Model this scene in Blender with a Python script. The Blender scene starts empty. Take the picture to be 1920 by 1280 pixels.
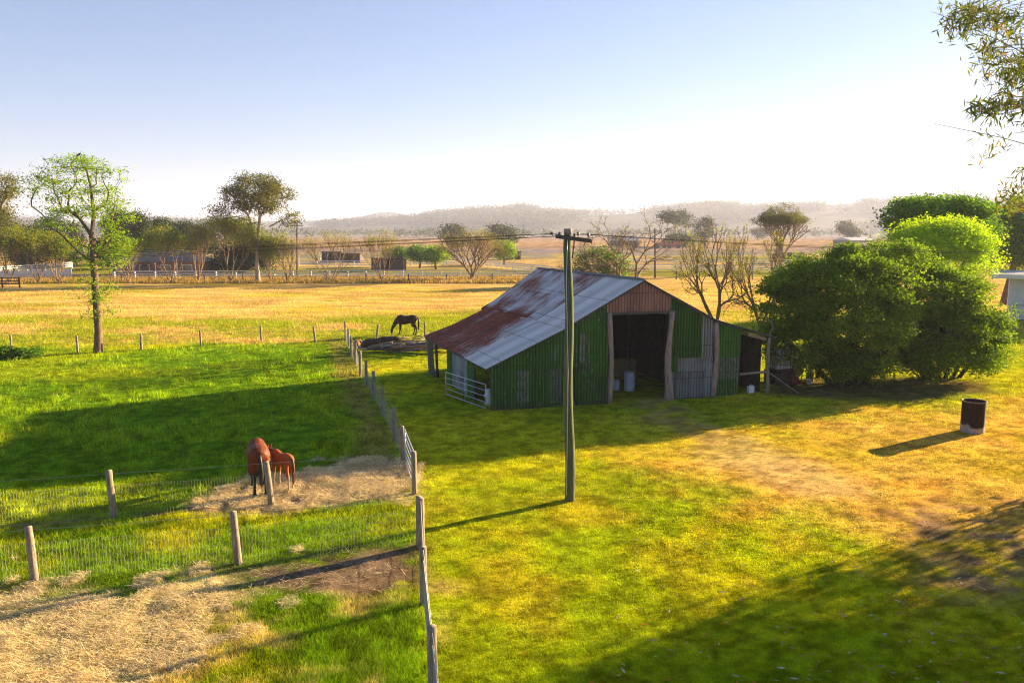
import bpy, math, random
import numpy as np
from mathutils import Vector, noise as mnoise
R = math.radians
rng = np.random.default_rng(7)
random.seed(7)
SC = bpy.context.scene
COL = SC.collection
# ------------------------------------------------------------------ survey of the site: camera and sight lines
FOC = 1493.0; CH = 8.0; PITCH = R(7.93)
FW = np.array([0, math.cos(PITCH), -math.sin(PITCH)]); UP = np.array([0, math.sin(PITCH), math.cos(PITCH)]); RT = np.array([1., 0, 0])
CAM = np.array([0, 0, CH])
def ray(px, py): return RT*(px-960)/FOC + UP*(640-py)/FOC + FW
def G(px, py, z=0.0):
    d = ray(px, py); return CAM + d*((z-CH)/d[2])
def D(px, py, Y):
    d = ray(px, py); return CAM + d*(Y/d[1])
def V(*a): return np.array(a, float)
def lerp(a, b, t): return a + (b-a)*t
def nrm(v): return v/(np.linalg.norm(v)+1e-12)

# ------------------------------------------------------------------ numpy noise
_T = rng.random((256, 256))
def vnoise(x, y):
    xi = np.floor(x).astype(int); yi = np.floor(y).astype(int)
    fx = x-xi; fy = y-yi
    fx = fx*fx*(3-2*fx); fy = fy*fy*(3-2*fy)
    a = _T[xi & 255, yi & 255]; b = _T[(xi+1) & 255, yi & 255]
    c = _T[xi & 255, (yi+1) & 255]; d = _T[(xi+1) & 255, (yi+1) & 255]
    return (a*(1-fx)+b*fx)*(1-fy) + (c*(1-fx)+d*fx)*fy
def fbm(x, y, o=4, s=1.0):
    x = np.asarray(x, float)/s; y = np.asarray(y, float)/s; r = 0; a = .5; t = 0
    for i in range(o):
        r = r + a*vnoise(x+17.3*i, y+9.1*i); t += a; x = x*2.03; y = y*2.03; a *= .5
    return r/t
def sm(x, a, b):
    t = np.clip((x-a)/(b-a), 0, 1); return t*t*(3-2*t)

# ------------------------------------------------------------------ mesh builder
class MB:
    def __init__(s): s.v = []; s.f = []; s.uv = None
    def add(s, vs, fs):
        b = len(s.v); s.v += [tuple(map(float, p)) for p in vs]; s.f += [tuple(b+i for i in f) for f in fs]
    def box(s, c, u, v, w):            # centre and three half vectors
        c = np.array(c, float); u = np.array(u, float); v = np.array(v, float); w = np.array(w, float)
        P = [c+a*u+b*v+d*w for d in (-1, 1) for b in (-1, 1) for a in (-1, 1)]
        s.add(P, [(0, 2, 3, 1), (4, 5, 7, 6), (0, 1, 5, 4), (2, 6, 7, 3), (0, 4, 6, 2), (1, 3, 7, 5)])
    def bar(s, a, b, w, h, up=(0, 0, 1)):      # square bar from a to b
        a = np.array(a, float); b = np.array(b, float); d = b-a; t = nrm(d)
        sd = np.cross(t, up)
        if np.linalg.norm(sd) < 1e-4: sd = np.cross(t, (0, 1, 0))
        sd = nrm(sd); n = np.cross(sd, t)
        s.box((a+b)/2, d/2, sd*w/2, n*h/2)
    def tube(s, pts, rad, n=6, cap=True, jit=0, flat=None):
        pts = [np.array(p, float) for p in pts]
        m = len(pts)
        if not hasattr(rad, '__len__'): rad = [rad]*m
        prev = None; b = len(s.v)
        for i, p in enumerate(pts):
            t = nrm(pts[min(i+1, m-1)]-pts[max(i-1, 0)])
            if prev is None:
                a = np.cross(t, (0, 0, 1.)) if abs(t[2]) < .9 else np.cross(t, (0, 1., 0))
            else:
                a = prev - t*np.dot(prev, t)
            a = nrm(a); prev = a; c = np.cross(t, a)
            for k in range(n):
                th = 2*math.pi*k/n; r = rad[i]*(1+(random.uniform(-jit, jit) if jit else 0))
                s.v.append(tuple(p + a*math.cos(th)*r + c*math.sin(th)*r*(flat or 1)))
        for i in range(m-1):
            for k in range(n):
                k2 = (k+1) % n
                s.f.append((b+i*n+k, b+i*n+k2, b+(i+1)*n+k2, b+(i+1)*n+k))
        if cap:
            s.f.append(tuple(b+k for k in range(n))[::-1]); s.f.append(tuple(b+(m-1)*n+k for k in range(n)))
    def cyl(s, c, r, h, n=20, r2=None):
        s.tube([V(*c), V(*c)+V(0, 0, h)], [r, r2 or r], n)
    def lathe(s, c, prof, n=28):
        b = len(s.v)
        for (r, z) in prof:
            for k in range(n):
                th = 2*math.pi*k/n; s.v.append((c[0]+r*math.cos(th), c[1]+r*math.sin(th), c[2]+z))
        for i in range(len(prof)-1):
            for k in range(n):
                k2 = (k+1) % n; s.f.append((b+i*n+k, b+i*n+k2, b+(i+1)*n+k2, b+(i+1)*n+k))
    def build(s, name, mat, parent=None, smooth=False, **kw):
        return mkobj(name, s.v, s.f, mat, parent, smooth, uv=s.uv, **kw)

def origin(o):
    p = V(0, 0, 0)
    while o is not None: p += np.array(o.location); o = o.parent
    return p
def mkobj(name, v, f, mat, parent=None, smooth=False, uv=None, org=None, quads=None):
    v = np.array(v, dtype=np.float64).reshape(-1, 3)
    o0 = origin(parent)
    if parent is None and org is not None: o0 = np.array(org, float)
    me = bpy.data.meshes.new(name)
    vv = (v-o0).astype(np.float32)
    if quads is not None:                       # fast path: array of equal polygons
        q = np.asarray(quads, dtype=np.int32); k = q.shape[1]
        me.vertices.add(len(vv)); me.vertices.foreach_set('co', vv.ravel())
        me.loops.add(q.size); me.loops.foreach_set('vertex_index', q.ravel())
        me.polygons.add(len(q)); me.polygons.foreach_set('loop_start', np.arange(0, q.size, k, dtype=np.int32))
        me.update(calc_edges=True)
    else:
        me.from_pydata(vv.tolist(), [], f)
    if uv is not None:
        l = me.uv_layers.new(name='UVMap'); uva = np.array(uv, np.float32)
        idx = np.empty(len(me.loops), np.int32); me.loops.foreach_get('vertex_index', idx)
        l.data.foreach_set('uv', uva[idx].ravel())
    if smooth: me.polygons.foreach_set('use_smooth', [True]*len(me.polygons))
    me.materials.append(mat)
    o = bpy.data.objects.new(name, me); COL.objects.link(o)
    if parent is not None: o.parent = parent
    elif org is not None: o.location = tuple(map(float, org))
    return o
def tag(o, label=None, cat=None, group=None, kind=None):
    if label: o['label'] = label
    if cat: o['category'] = cat
    if group: o['group'] = group
    if kind: o['kind'] = kind
    return o
def thing(name, label, cat, loc, group=None):
    o = bpy.data.objects.new(name, None); COL.objects.link(o); o.location = tuple(map(float, loc)); o.empty_display_size = .3
    return tag(o, label, cat, group)

# ------------------------------------------------------------------ materials
class NT:
    def __init__(s, name):
        s.m = bpy.data.materials.new(name); s.m.use_nodes = True; s.t = s.m.node_tree; s.n = s.t.nodes; s.n.clear()
        s.out = s.n.new('ShaderNodeOutputMaterial')
    def N(s, t, **kw):
        x = s.n.new(t)
        for k, v in kw.items():
            if k.startswith('i_'): x.inputs[k[2:].replace('_', ' ')].default_value = v
            else: setattr(x, k, v)
        return x
    def L(s, a, b): s.t.links.new(a, b)
    def noise(s, vec, scale, detail=3, rough=.55, mapscale=None):
        if mapscale is not None:
            mp = s.N('ShaderNodeMapping'); mp.inputs['Scale'].default_value = mapscale; s.L(vec, mp.inputs['Vector']); vec = mp.outputs[0]
        x = s.N('ShaderNodeTexNoise'); x.inputs['Scale'].default_value = scale; x.inputs['Detail'].default_value = detail; x.inputs['Roughness'].default_value = rough
        s.L(vec, x.inputs['Vector']); return x.outputs['Fac']
    def ramp(s, fac, stops):
        x = s.N('ShaderNodeValToRGB'); e = x.color_ramp.elements
        while len(e) < len(stops): e.new(.5)
        for el, (p, c) in zip(e, stops): el.position = p; el.color = (*c, 1) if len(c) == 3 else c
        s.L(fac, x.inputs[0]); return x.outputs[0]
    def mix(s, fac, a, b, mode='MIX'):
        x = s.N('ShaderNodeMix', data_type='RGBA', blend_type=mode)
        for sock, val in ((x.inputs[0], fac), (x.inputs[6], a), (x.inputs[7], b)):
            if isinstance(val, (int, float)): sock.default_value = val
            elif isinstance(val, tuple): sock.default_value = (*val, 1)
            else: s.L(val, sock)
        return x.outputs[2]
    def math(s, op, a, b=0.0):
        x = s.N('ShaderNodeMath', operation=op)
        for sock, val in ((x.inputs[0], a), (x.inputs[1], b)):
            if isinstance(val, (int, float)): sock.default_value = val
            else: s.L(val, sock)
        return x.outputs[0]
    def step(s, fac, a, b): 
        x = s.N('ShaderNodeMapRange', interpolation_type='SMOOTHSTEP'); x.inputs[1].default_value = a; x.inputs[2].default_value = b
        s.L(fac, x.inputs[0]); return x.outputs[0]
    def bsdf(s, col, rough=.8, metal=0, spec=.3, bump=None, bstr=.3, bdist=.02, trans=0, tcol=None):
        b = s.N('ShaderNodeBsdfPrincipled')
        if isinstance(col, tuple): b.inputs['Base Color'].default_value = (*col, 1)
        else: s.L(col, b.inputs['Base Color'])
        if isinstance(rough, float) or isinstance(rough, int): b.inputs['Roughness'].default_value = rough
        else: s.L(rough, b.inputs['Roughness'])
        b.inputs['Metallic'].default_value = metal; b.inputs['Specular IOR Level'].default_value = spec
        if bump is not None:
            bp = s.N('ShaderNodeBump'); bp.inputs['Strength'].default_value = bstr; bp.inputs['Distance'].default_value = bdist
            s.L(bump, bp.inputs['Height']); s.L(bp.outputs[0], b.inputs['Normal'])
        sh = b.outputs[0]
        if trans:
            t = s.N('ShaderNodeBsdfTranslucent')
            if tcol is None: tcol = col
            if isinstance(tcol, tuple): t.inputs[0].default_value = (*tcol, 1)
            else: s.L(tcol, t.inputs[0])
            mx = s.N('ShaderNodeMixShader'); mx.inputs[0].default_value = trans
            s.L(sh, mx.inputs[1]); s.L(t.outputs[0], mx.inputs[2]); sh = mx.outputs[0]
        s.L(sh, s.out.inputs['Surface']); return s.m
    def obj(s): return s.N('ShaderNodeTexCoord').outputs['Object']
    def uv(s): return s.N('ShaderNodeTexCoord').outputs['UV']
    def pos(s): return s.N('ShaderNodeNewGeometry').outputs['Position']

def simple(name, c1, c2, scale=3, rough=.8, metal=0, stretch=(1, 1, 1), bstr=.3, spec=.3, bdist=.01):
    t = NT(name); p = t.pos(); n = t.noise(p, scale, 4, .6, stretch)
    return t.bsdf(t.ramp(n, [(.3, c1), (.7, c2)]), rough, metal, spec, n, bstr, bdist)
M = {}
M['post'] = simple('weathered_post_wood', (.13, .095, .065), (.38, .31, .23), 9, .9, stretch=(3, 3, .35), bstr=.6)
M['dpost'] = simple('dark_post_wood', (.05, .04, .035), (.14, .11, .09), 9, .9, stretch=(3, 3, .4), bstr=.5)
M['log'] = simple('grey_log_wood', (.16, .13, .11), (.42, .36, .30), 4, .95, bstr=.6)
M['darklog'] = simple('dark_log_wood', (.035, .022, .018), (.10, .07, .055), 5, .95, bstr=.6)
M['redlog'] = simple('red_log_wood', (.18, .08, .05), (.34, .2, .14), 5, .95, bstr=.6)
M['bark'] = simple('tree_bark', (.07, .042, .026), (.19, .125, .08), 5, .95, stretch=(2, 2, .5), bstr=.6)
M['dbark'] = simple('dark_shrub_bark', (.03, .022, .015), (.07, .05, .035), 5, .95)
M['palebark'] = simple('pale_bark', (.26, .2, .16), (.50, .42, .35), 4, .9, stretch=(2, 2, .5), bstr=.5)
M['twig'] = simple('brown_twigs', (.16, .10, .06), (.32, .22, .14), 4, .95, bstr=.4)
M['wire'] = simple('galvanised_wire', (.25, .25, .24), (.38, .38, .36), 20, .6, .3)
M['steel'] = simple('galvanised_steel', (.42, .43, .45), (.62, .63, .64), 12, .42, .6)
M['dsteel'] = simple('rusty_dark_steel', (.05, .04, .035), (.13, .09, .07), 12, .7, .3)
M['white'] = simple('white_paint', (.68, .68, .67), (.8, .8, .79), 6, .6)
M['wall_white'] = simple('white_boards', (.62, .62, .64), (.74, .74, .75), 2, .6)
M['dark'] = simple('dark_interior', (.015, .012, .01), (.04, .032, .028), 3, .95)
M['cable'] = simple('black_cable', (.03, .03, .03), (.06, .06, .06), 5, .6)
M['plastic'] = simple('white_plastic', (.62, .63, .66), (.75, .76, .78), 4, .45, spec=.5)
M['bluedrum'] = simple('pale_drum_plastic', (.45, .5, .6), (.66, .7, .78), 4, .5)
M['ygreen'] = simple('yellow_green_cover', (.20, .22, .02), (.32, .34, .04), 5, .7)
M['reddrum'] = simple('red_drum_paint', (.16, .02, .02), (.28, .05, .04), 5, .7)
M['brick'] = simple('brown_brick', (.16, .07, .05), (.28, .14, .10), 8, .9)
M['tinroof'] = simple('grey_tin_roof', (.33, .34, .36), (.5, .51, .52), 2, .5, .3)
M['shedwall'] = simple('dark_shed_tin', (.05, .035, .03), (.11, .08, .065), 3, .8)
M['red'] = simple('red_paint', (.35, .03, .03), (.5, .07, .05), 3, .7)
M['insul'] = simple('brown_insulator', (.08, .04, .03), (.14, .08, .06), 20, .3)
M['glass'] = simple('dark_window_glass', (.03, .04, .05), (.06, .07, .08), 2, .1, spec=.6)

def polemat():
    t = NT('green_treated_pole'); p = t.pos()
    n = t.noise(p, 6, 5, .65, (3, 3, .25)); n2 = t.noise(p, 40, 3, .6, (2, 2, .08))
    c = t.ramp(n, [(.25, (.05, .06, .03)), (.5, (.10, .12, .055)), (.75, (.17, .17, .09))])
    c = t.mix(.5, c, t.ramp(n2, [(.3, (.5, .5, .5)), (.7, (1.2, 1.2, 1.2))]), 'MULTIPLY')
    return t.bsdf(c, .9, bump=n2, bstr=.7, bdist=.02)
M['pole'] = polemat()

def leafmat(name, cols, trans=.38, tmul=1.5, rough=.7, spec=.08):
    t = NT(name); a = t.N('ShaderNodeAttribute', attribute_name='tint')
    c = t.ramp(a.outputs['Fac'], [(i/(len(cols)-1), c) for i, c in enumerate(cols)])
    tc = t.mix(1.0, c, (tmul, tmul*1.05, tmul*.6), 'MULTIPLY')
    return t.bsdf(c, rough, spec=spec, trans=trans, tcol=tc)
M['leaf_shrub'] = leafmat('shrub_leaves', [(.06, .105, .006), (.12, .20, .008), (.25, .33, .010)], .38)
M['leaf_yellow'] = leafmat('yellow_green_leaves', [(.16, .27, .006), (.28, .41, .008), (.44, .53, .010)], .5)
M['leaf_lime'] = leafmat('fresh_green_leaves', [(.09, .15, .008), (.17, .27, .010), (.28, .38, .015)], .45)
M['leaf_gum'] = leafmat('gum_leaves', [(.05, .065, .010), (.10, .115, .016), (.22, .18, .025)], .35)
M['leaf_dark'] = leafmat('dark_evergreen_leaves', [(.014, .026, .006), (.03, .05, .009), (.06, .09, .012)], .2)
M['leaf_green'] = leafmat('rich_green_leaves', [(.05, .11, .010), (.09, .19, .012), (.17, .28, .014)], .36)
M['leaf_olive'] = leafmat('olive_leaves', [(.08, .14, .008), (.16, .21, .012), (.34, .24, .02)], .42)
M['leaf_tips'] = leafmat('sparse_tip_leaves', [(.16, .17, .02), (.24, .26, .03), (.34, .22, .04)], .4)
M['leaf_bamboo'] = leafmat('bamboo_leaves', [(.05, .08, .02), (.10, .13, .025), (.16, .17, .03), (.34, .15, .04)], .35)
M['leaf_far'] = leafmat('far_leaves', [(.045, .055, .02), (.075, .085, .028), (.11, .11, .035)], .2)
M['grass'] = None

# ------------------------------------------------------------------ world, sun, camera
HAZE = .00022
SUN_AZ = 31.0; SUN_EL = 12.2
sd = V(math.cos(R(SUN_AZ))*math.cos(R(SUN_EL)), math.sin(R(SUN_AZ))*math.cos(R(SUN_EL)), math.sin(R(SUN_EL)))
w = bpy.data.worlds.new('World'); SC.world = w; w.use_nodes = True
wt = w.node_tree; wt.nodes.clear()
sky = wt.nodes.new('ShaderNodeTexSky'); sky.sky_type = 'NISHITA'; sky.sun_disc = False
sky.sun_elevation = R(SUN_EL); sky.sun_rotation = R(90-SUN_AZ)
sky.air_density = 1.0; sky.dust_density = .35; sky.ozone_density = 4.0; sky.altitude = 50
bg = wt.nodes.new('ShaderNodeBackground'); bg.inputs['Strength'].default_value = .045
wo = wt.nodes.new('ShaderNodeOutputWorld')
tn = wt.nodes.new('ShaderNodeMix'); tn.data_type = 'RGBA'; tn.blend_type = 'MULTIPLY'; tn.inputs[0].default_value = 1; tn.inputs[7].default_value = (.90, .95, 1.10, 1)
gn = wt.nodes.new('ShaderNodeGamma'); gn.inputs[1].default_value = .80; wt.links.new(sky.outputs[0], gn.inputs[0]); wt.links.new(gn.outputs[0], tn.inputs[6]); wt.links.new(tn.outputs[2], bg.inputs[0]); wt.links.new(bg.outputs[0], wo.inputs[0])
sun = bpy.data.lights.new('sun', 'SUN'); sun.energy = 5.0; sun.angle = R(.5); sun.color = (1, .74, .40)
so = bpy.data.objects.new('sun', sun); COL.objects.link(so)
so.rotation_mode = 'QUATERNION'; so.rotation_quaternion = Vector(sd).to_track_quat('Z', 'Y'); so.location = (40, 30, 60)
cam = bpy.data.cameras.new('camera'); co = bpy.data.objects.new('camera', cam); COL.objects.link(co)
cam.sensor_width = 36; cam.lens = FOC/1920*36; cam.clip_start = .1; cam.clip_end = 30000
co.location = (0, 0, CH); co.rotation_euler = (R(90)-PITCH, 0, 0); SC.camera = co
SC.view_settings.view_transform = 'Standard'; SC.view_settings.look = 'None'; SC.view_settings.exposure = 2.52; SC.view_settings.gamma = 1
cy = SC.cycles; cy.use_denoising = True; cy.denoising_prefilter = 'NONE'; cy.filter_width = 1.1; cy.max_bounces = 6; cy.diffuse_bounces = 3; cy.glossy_bounces = 2; cy.transmission_bounces = 4
cy.volume_bounces = 1; cy.transparent_max_bounces = 8; cy.sample_clamp_indirect = 8

# ------------------------------------------------------------------ ground
def poly(*pp): return [tuple(G(x, y)[:2]) for x, y in pp]
def sdist(x, y, P):                 # signed distance to a polygon, positive inside
    px = [p[0] for p in P]; py = [p[1] for p in P]; m = (x > min(px)-6) & (x < max(px)+6) & (y > min(py)-6) & (y < max(py)+6)
    r = np.full(x.shape, -6.0); r[m] = sdist0(x[m], y[m], P); return r
def sdist0(x, y, P):
    n = len(P); d = np.full(x.shape, 1e9); ins = np.zeros(x.shape, bool)
    for i in range(n):
        x0, y0 = P[i]; x1, y1 = P[(i+1) % n]
        ex, ey = x1-x0, y1-y0; wx, wy = x-x0, y-y0
        t = np.clip((wx*ex+wy*ey)/(ex*ex+ey*ey+1e-9), 0, 1)
        d = np.minimum(d, np.hypot(wx-ex*t, wy-ey*t))
        c = ((y0 > y) != (y1 > y))
        with np.errstate(divide='ignore', invalid='ignore'):
            ins ^= c & (x < ex*(y-y0)/(ey if abs(ey) > 1e-9 else 1e-9)+x0)
    return np.where(ins, d, -d)
FA_TOP = [(647, 604), (653, 617), (658, 630), (666, 642), (675, 659), (686, 678), (700, 697), (717, 723), (739, 763), (754, 797)]
FA = [G(x, y, 1.33) for x, y in FA_TOP]; FA = [V(p[0], p[1], 0) for p in FA]
GATE_R = G(777, 926); CORNER = G(787, 1022)
P_PAD = [(-90, 19.5)] + [tuple(G(214, 972)[:2])] + [tuple(GATE_R[:2])] + [tuple(p[:2]) for p in FA[::-1]][:-1] + [tuple(G(652, 636)[:2]), tuple(G(265, 655)[:2]), tuple(G(22, 660)[:2]), (-90, 55)]
P_HAY1 = poly((360, 945), (430, 915), (560, 882), (650, 858), (745, 862), (772, 900), (775, 930), (600, 952), (400, 958))
P_HAY2 = poly((-500, 1140), (60, 1094), (440, 1064), (620, 1036), (770, 1022), (760, 1085), (660, 1110), (500, 1130), (430, 1180), (340, 1240), (250, 1340), (-500, 1450))
P_MUCK = poly((420, 1070), (620, 1036), (785, 1020), (775, 1090), (690, 1120), (560, 1110), (470, 1115))
P_YARD = poly((-200, 1120), (420, 1130), (700, 1100), (790, 1110), (812, 1300), (812, 1420), (-200, 1400))
P_DRY = poly((1150, 850), (1300, 800), (1480, 800), (1650, 770), (2100, 750), (2200, 1060), (1700, 1060), (1500, 960), (1330, 900))
P_SAND = poly((1290, 845), (1400, 825), (1560, 880), (1640, 925), (1530, 930), (1400, 890))
P_DIRT = poly((1660, 960), (1950, 930), (2200, 1000), (2200, 1120), (1800, 1100), (1690, 1020))
P_PATH = poly((1150, 752), (1250, 744), (1310, 775), (1400, 830), (1330, 835), (1220, 790))
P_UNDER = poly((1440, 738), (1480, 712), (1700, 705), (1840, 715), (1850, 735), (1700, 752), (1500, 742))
P_CEN = poly((1000, 880), (1500, 880), (1400, 1100), (900, 1200), (850, 1000))

def zones(x, y):
    """albedo, grass height (m) and dryness for ground points"""
    n1 = fbm(x, y, 4, 2.2); n2 = fbm(x+50, y-30, 4, 7.0); n3 = fbm(x-80, y+20, 3, .55); n4 = fbm(x+11, y+7, 3, 22.0)
    wob = (n1-.5)*2.6
    lawn = V(.26, .33, .005); lawn2 = V(.41, .42, .007); dry = V(.56, .37, .06); orange = V(.60, .34, .05)
    lush = V(.12, .24, .005); lush2 = V(.21, .33, .007); gold = V(.66, .43, .12); green = V(.29, .33, .012)
    hay = V(.84, .66, .36); muck = V(.13, .085, .06); sand = V(.50, .38, .19); brown = V(.30, .17, .05)
    def mx(c, k, t): return c*(1-t[:, None]) + k*t[:, None]
    c = np.tile(lawn, (len(x), 1)); h = np.full(x.shape, .045)
    c = mx(c, lawn2, sm(n2*.6+n1*.4, .38, .62))
    c = mx(c, dry*.8, .15*sm(n1+n3*.4, .72, .95))
    t = sm(sdist(x, y, P_CEN)+wob, -2, 3); c = mx(c, V(.40, .34, .012), .6*t*sm(n1, .3, .65))
    # dry right part of the yard
    s = sdist(x, y, P_DRY)+wob*1.3; t = sm(s, -2.5, 2.0)
    dd = mx(np.tile(dry, (len(x), 1)), orange, sm(n3*.5+n1*.5, .45, .65)); dd = mx(dd, V(.42, .35, .015), .7*sm(n2, .44, .60))
    c = c*(1-t[:, None]) + dd*t[:, None]; h = h*(1-.45*t)
    t = sm(sdist(x, y, P_SAND)+wob*.7, -.8, .8)*.8; c = mx(c, sand, t*.6); h *= (1-.6*t)
    t = sm(sdist(x, y, P_DIRT)+wob*1.2, -1.2, 1.2)*sm(n3+n1*.5, .55, .95); c = mx(c, V(.22, .155, .10), .85*t); h *= (1-.7*t)
    t = sm(sdist(x, y, P_PATH)+wob*.3, -.5, .6); c = mx(c, V(.36, .27, .10), .65*t*sm(n3, .3, .6)); h *= (1-.7*t)
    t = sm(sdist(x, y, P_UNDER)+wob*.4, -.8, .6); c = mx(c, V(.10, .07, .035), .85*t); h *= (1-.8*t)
    # left of the long fence: rougher grass
    left = sm(-(x-np.interp(y, [0, 12.7, 16.3, 19.5, 23.5, 70], [-.6, -1.4, -1.95, -2.4, -3.0, -14.5])), -.15, .15)
    near = left*sm(-y, -60, -56)
    c = mx(c, mx(np.tile(lush, (len(x), 1)), lawn2, sm(n1, .35, .7)), near*.75); h = h+near*(.05+.05*n3)
    # lush paddock
    s = sdist(x, y, P_PAD); t = sm(s+(n3-.5)*.6, -.2, .3)
    pc = mx(np.tile(lush, (len(x), 1)), lush2, sm(n1*.6+n3*.4, .4, .62)); pc = mx(pc, lawn2, .35*sm(n2, .52, .66))
    c = c*(1-t[:, None]) + pc*t[:, None]
    tuss = sm(n3*.55+n1*.45, .42, .68)
    h = h*(1-t) + t*(.07+.26*tuss*tuss)
    # rank brownish margin along the long fence
    fx = np.interp(y, [p[1] for p in [GATE_R]+FA[::-1]], [p[0] for p in [GATE_R]+FA[::-1]])
    t = sm(-np.abs(x-fx+.7)+wob*.5, -1.1, -.2)*sm(y, 23.8, 25)*sm(-y, -66, -60); c = mx(c, V(.28, .20, .06), .6*t)
    # bare soil lines under the cross fences
    for (a, b) in ((G(-300, 1010), GATE_R), (G(-300, 1140), CORNER)):
        ex = b-a; L_ = np.hypot(ex[0], ex[1]); dn = np.abs((x-a[0])*ex[1]-(y-a[1])*ex[0])/L_
        al = ((x-a[0])*ex[0]+(y-a[1])*ex[1])/L_
        t = sm(-dn+(n3-.5)*.5, -.38, -.05)*(al < L_)*sm(n1, .3, .5); c = mx(c, V(.18, .13, .07), .6*t); h *= (1-.8*t)
    # hay
    s = sdist(x, y, P_HAY1)+wob*.35; t = sm(s, -.5, .5); c = mx(c, hay, .85*t*sm(n3+n1*.3, .38, .72)); c = mx(c, muck, .7*t*sm(n3*.5+n1*.5, .56, .66)); h *= (1-.75*t)
    s = sdist(x, y, P_HAY2)+wob*.7; t = sm(s, -.5, .9); c = mx(c, hay, .85*t*sm(n3+n1*.5, .50, .95)); h *= (1-.6*t)
    s = sdist(x, y, P_YARD)+wob; t = sm(s, -1, 1); c = mx(c, mx(np.tile(V(.34, .30, .03), (len(x), 1)), V(.60, .46, .16), sm(n3, .45, .7)), t*.75*sm(n1*.6+n3*.4, .38, .6))
    s = sdist(x, y, P_MUCK)+wob*.5; t = sm(s, -.6, .4); c = mx(c, muck*1.15, .9*t*sm(n3+n1*.4, .32, .55)); h *= (1-.7*t)
    # mown strip behind the paddock, then golden field
    beyond = sm(y+.02*np.abs(x)+wob*.6, 55.5, 58.5)
    mead = mx(np.tile(green, (len(x), 1)), gold*.85, sm(n2*.5+n4*.3+n3*.2, .48, .62))
    fence_right = (x > -9)*1.0
    c = mx(c, mead, beyond); h = h*(1-beyond)+beyond*(.09+.05*n3)
    str_ = fbm(x*.25, y*1.0, 4, 2.5)
    g = sm(y+(n2-.5)*16+(n4-.5)*20, 68, 80)
    gf = mx(np.tile(gold, (len(x), 1)), V(.42, .38, .02), .85*sm(str_*.7+n2*.3, .52, .66)); gf = mx(gf, gold*.8, .5*sm(n3, .5, .7))
    c = mx(c, gf, g)
    # roadside strip of rank brown grass
    t = sm(y, 120, 122)*sm(-y, -137, -133)*(1-sm(x, 8, 14)); c = mx(c, V(.30, .20, .07), t*.9)
    # far paddocks in bands
    far = sm(y, 138, 142)
    band = fbm(x*.12, y, 3, 26.0)
    fc = mx(np.tile(V(.26, .25, .03), (len(x), 1)), V(.50, .35, .12), sm(band, .42, .55)); fc = mx(fc, V(.30, .22, .17), sm(y, 230, 320))
    fc = mx(fc, V(.42, .26, .10), .8*sm(y, 330, 420)); fc = mx(fc, V(.30, .25, .20), sm(y, 650, 900))
    c = mx(c, fc, far)
    n5 = .5*fbm(x+31, y-12, 3, .14)+.5*fbm(x+3, y-2, 2, .38); n6 = fbm(x-7, y+3, 3, 1.1); vv = (.58+.84*sm(n5, .26, .74))*(.94+.12*sm(n6, .25, .75))
    c = c*lerp(vv, .75+.5*sm(fbm(x*.4, y, 3, 1.6), .25, .75), sm(y, 55, 90))[:, None]
    c[:, 1] *= .93+.14*fbm(x+3, y+70, 2, .9)
    return c, h
def gz(x, y):
    return (fbm(x, y, 4, 3.0)-.5)*.10*sm(y, 10, 20)*(1-.5*sm(y, 60, 100)) + (fbm(x+5, y+9, 3, .8)-.5)*.05*(1-sm(y, 50, 110))

rows = [-25., -15, -6, 0, 5, 9]
y = 11.5
while y < 150: rows.append(y); y += max(.07, .0052*y)
while y < 6300: rows.append(y); y *= 1.05
rows = np.array(rows); acol = np.linspace(-1.25, 1.25, 880)
YY, AA = np.meshgrid(rows, acol, indexing='ij'); XX = AA*(YY+32)
gx = XX.ravel(); gy = YY.ravel(); gcol, gh = zones(gx, gy); gzv = gz(gx, gy)
nr, nc = XX.shape
idx = np.arange(nr*nc).reshape(nr, nc)
q = np.stack([idx[:-1, :-1], idx[:-1, 1:], idx[1:, 1:], idx[1:, :-1]], -1).reshape(-1, 4)
def groundmat():
    t = NT('ground_grass_and_soil'); a = t.N('ShaderNodeAttribute', attribute_name='soil')
    p = t.pos(); n1 = t.noise(p, 9, 5, .7); n2 = t.noise(p, 1.3, 4, .6); n3 = t.noise(p, 45, 3, .7)
    c = t.mix(.75, a.outputs['Color'], t.ramp(n1, [(.28, (.45, .48, .5)), (.5, (1, 1, 1)), (.75, (1.35, 1.25, 1.3))]), 'MULTIPLY')
    c = t.mix(.6, c, t.ramp(n3, [(.3, (.55, .55, .6)), (.7, (1.3, 1.25, 1.3))]), 'MULTIPLY')
    c = t.mix(.5, c, t.ramp(n2, [(.3, (.75, .8, .8)), (.7, (1.2, 1.1, 1.1))]), 'MULTIPLY')
    hgt = t.math('ADD', t.math('MULTIPLY', n1, .6), t.math('MULTIPLY', n3, .3))
    return t.bsdf(c, 1.0, spec=0, bump=hgt, bstr=1.0, bdist=.10)
gm = groundmat()
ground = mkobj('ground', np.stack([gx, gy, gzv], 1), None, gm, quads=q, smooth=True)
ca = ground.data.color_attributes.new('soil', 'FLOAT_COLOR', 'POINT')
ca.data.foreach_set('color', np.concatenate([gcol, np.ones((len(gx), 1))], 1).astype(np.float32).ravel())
tag(ground, kind='structure')

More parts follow.
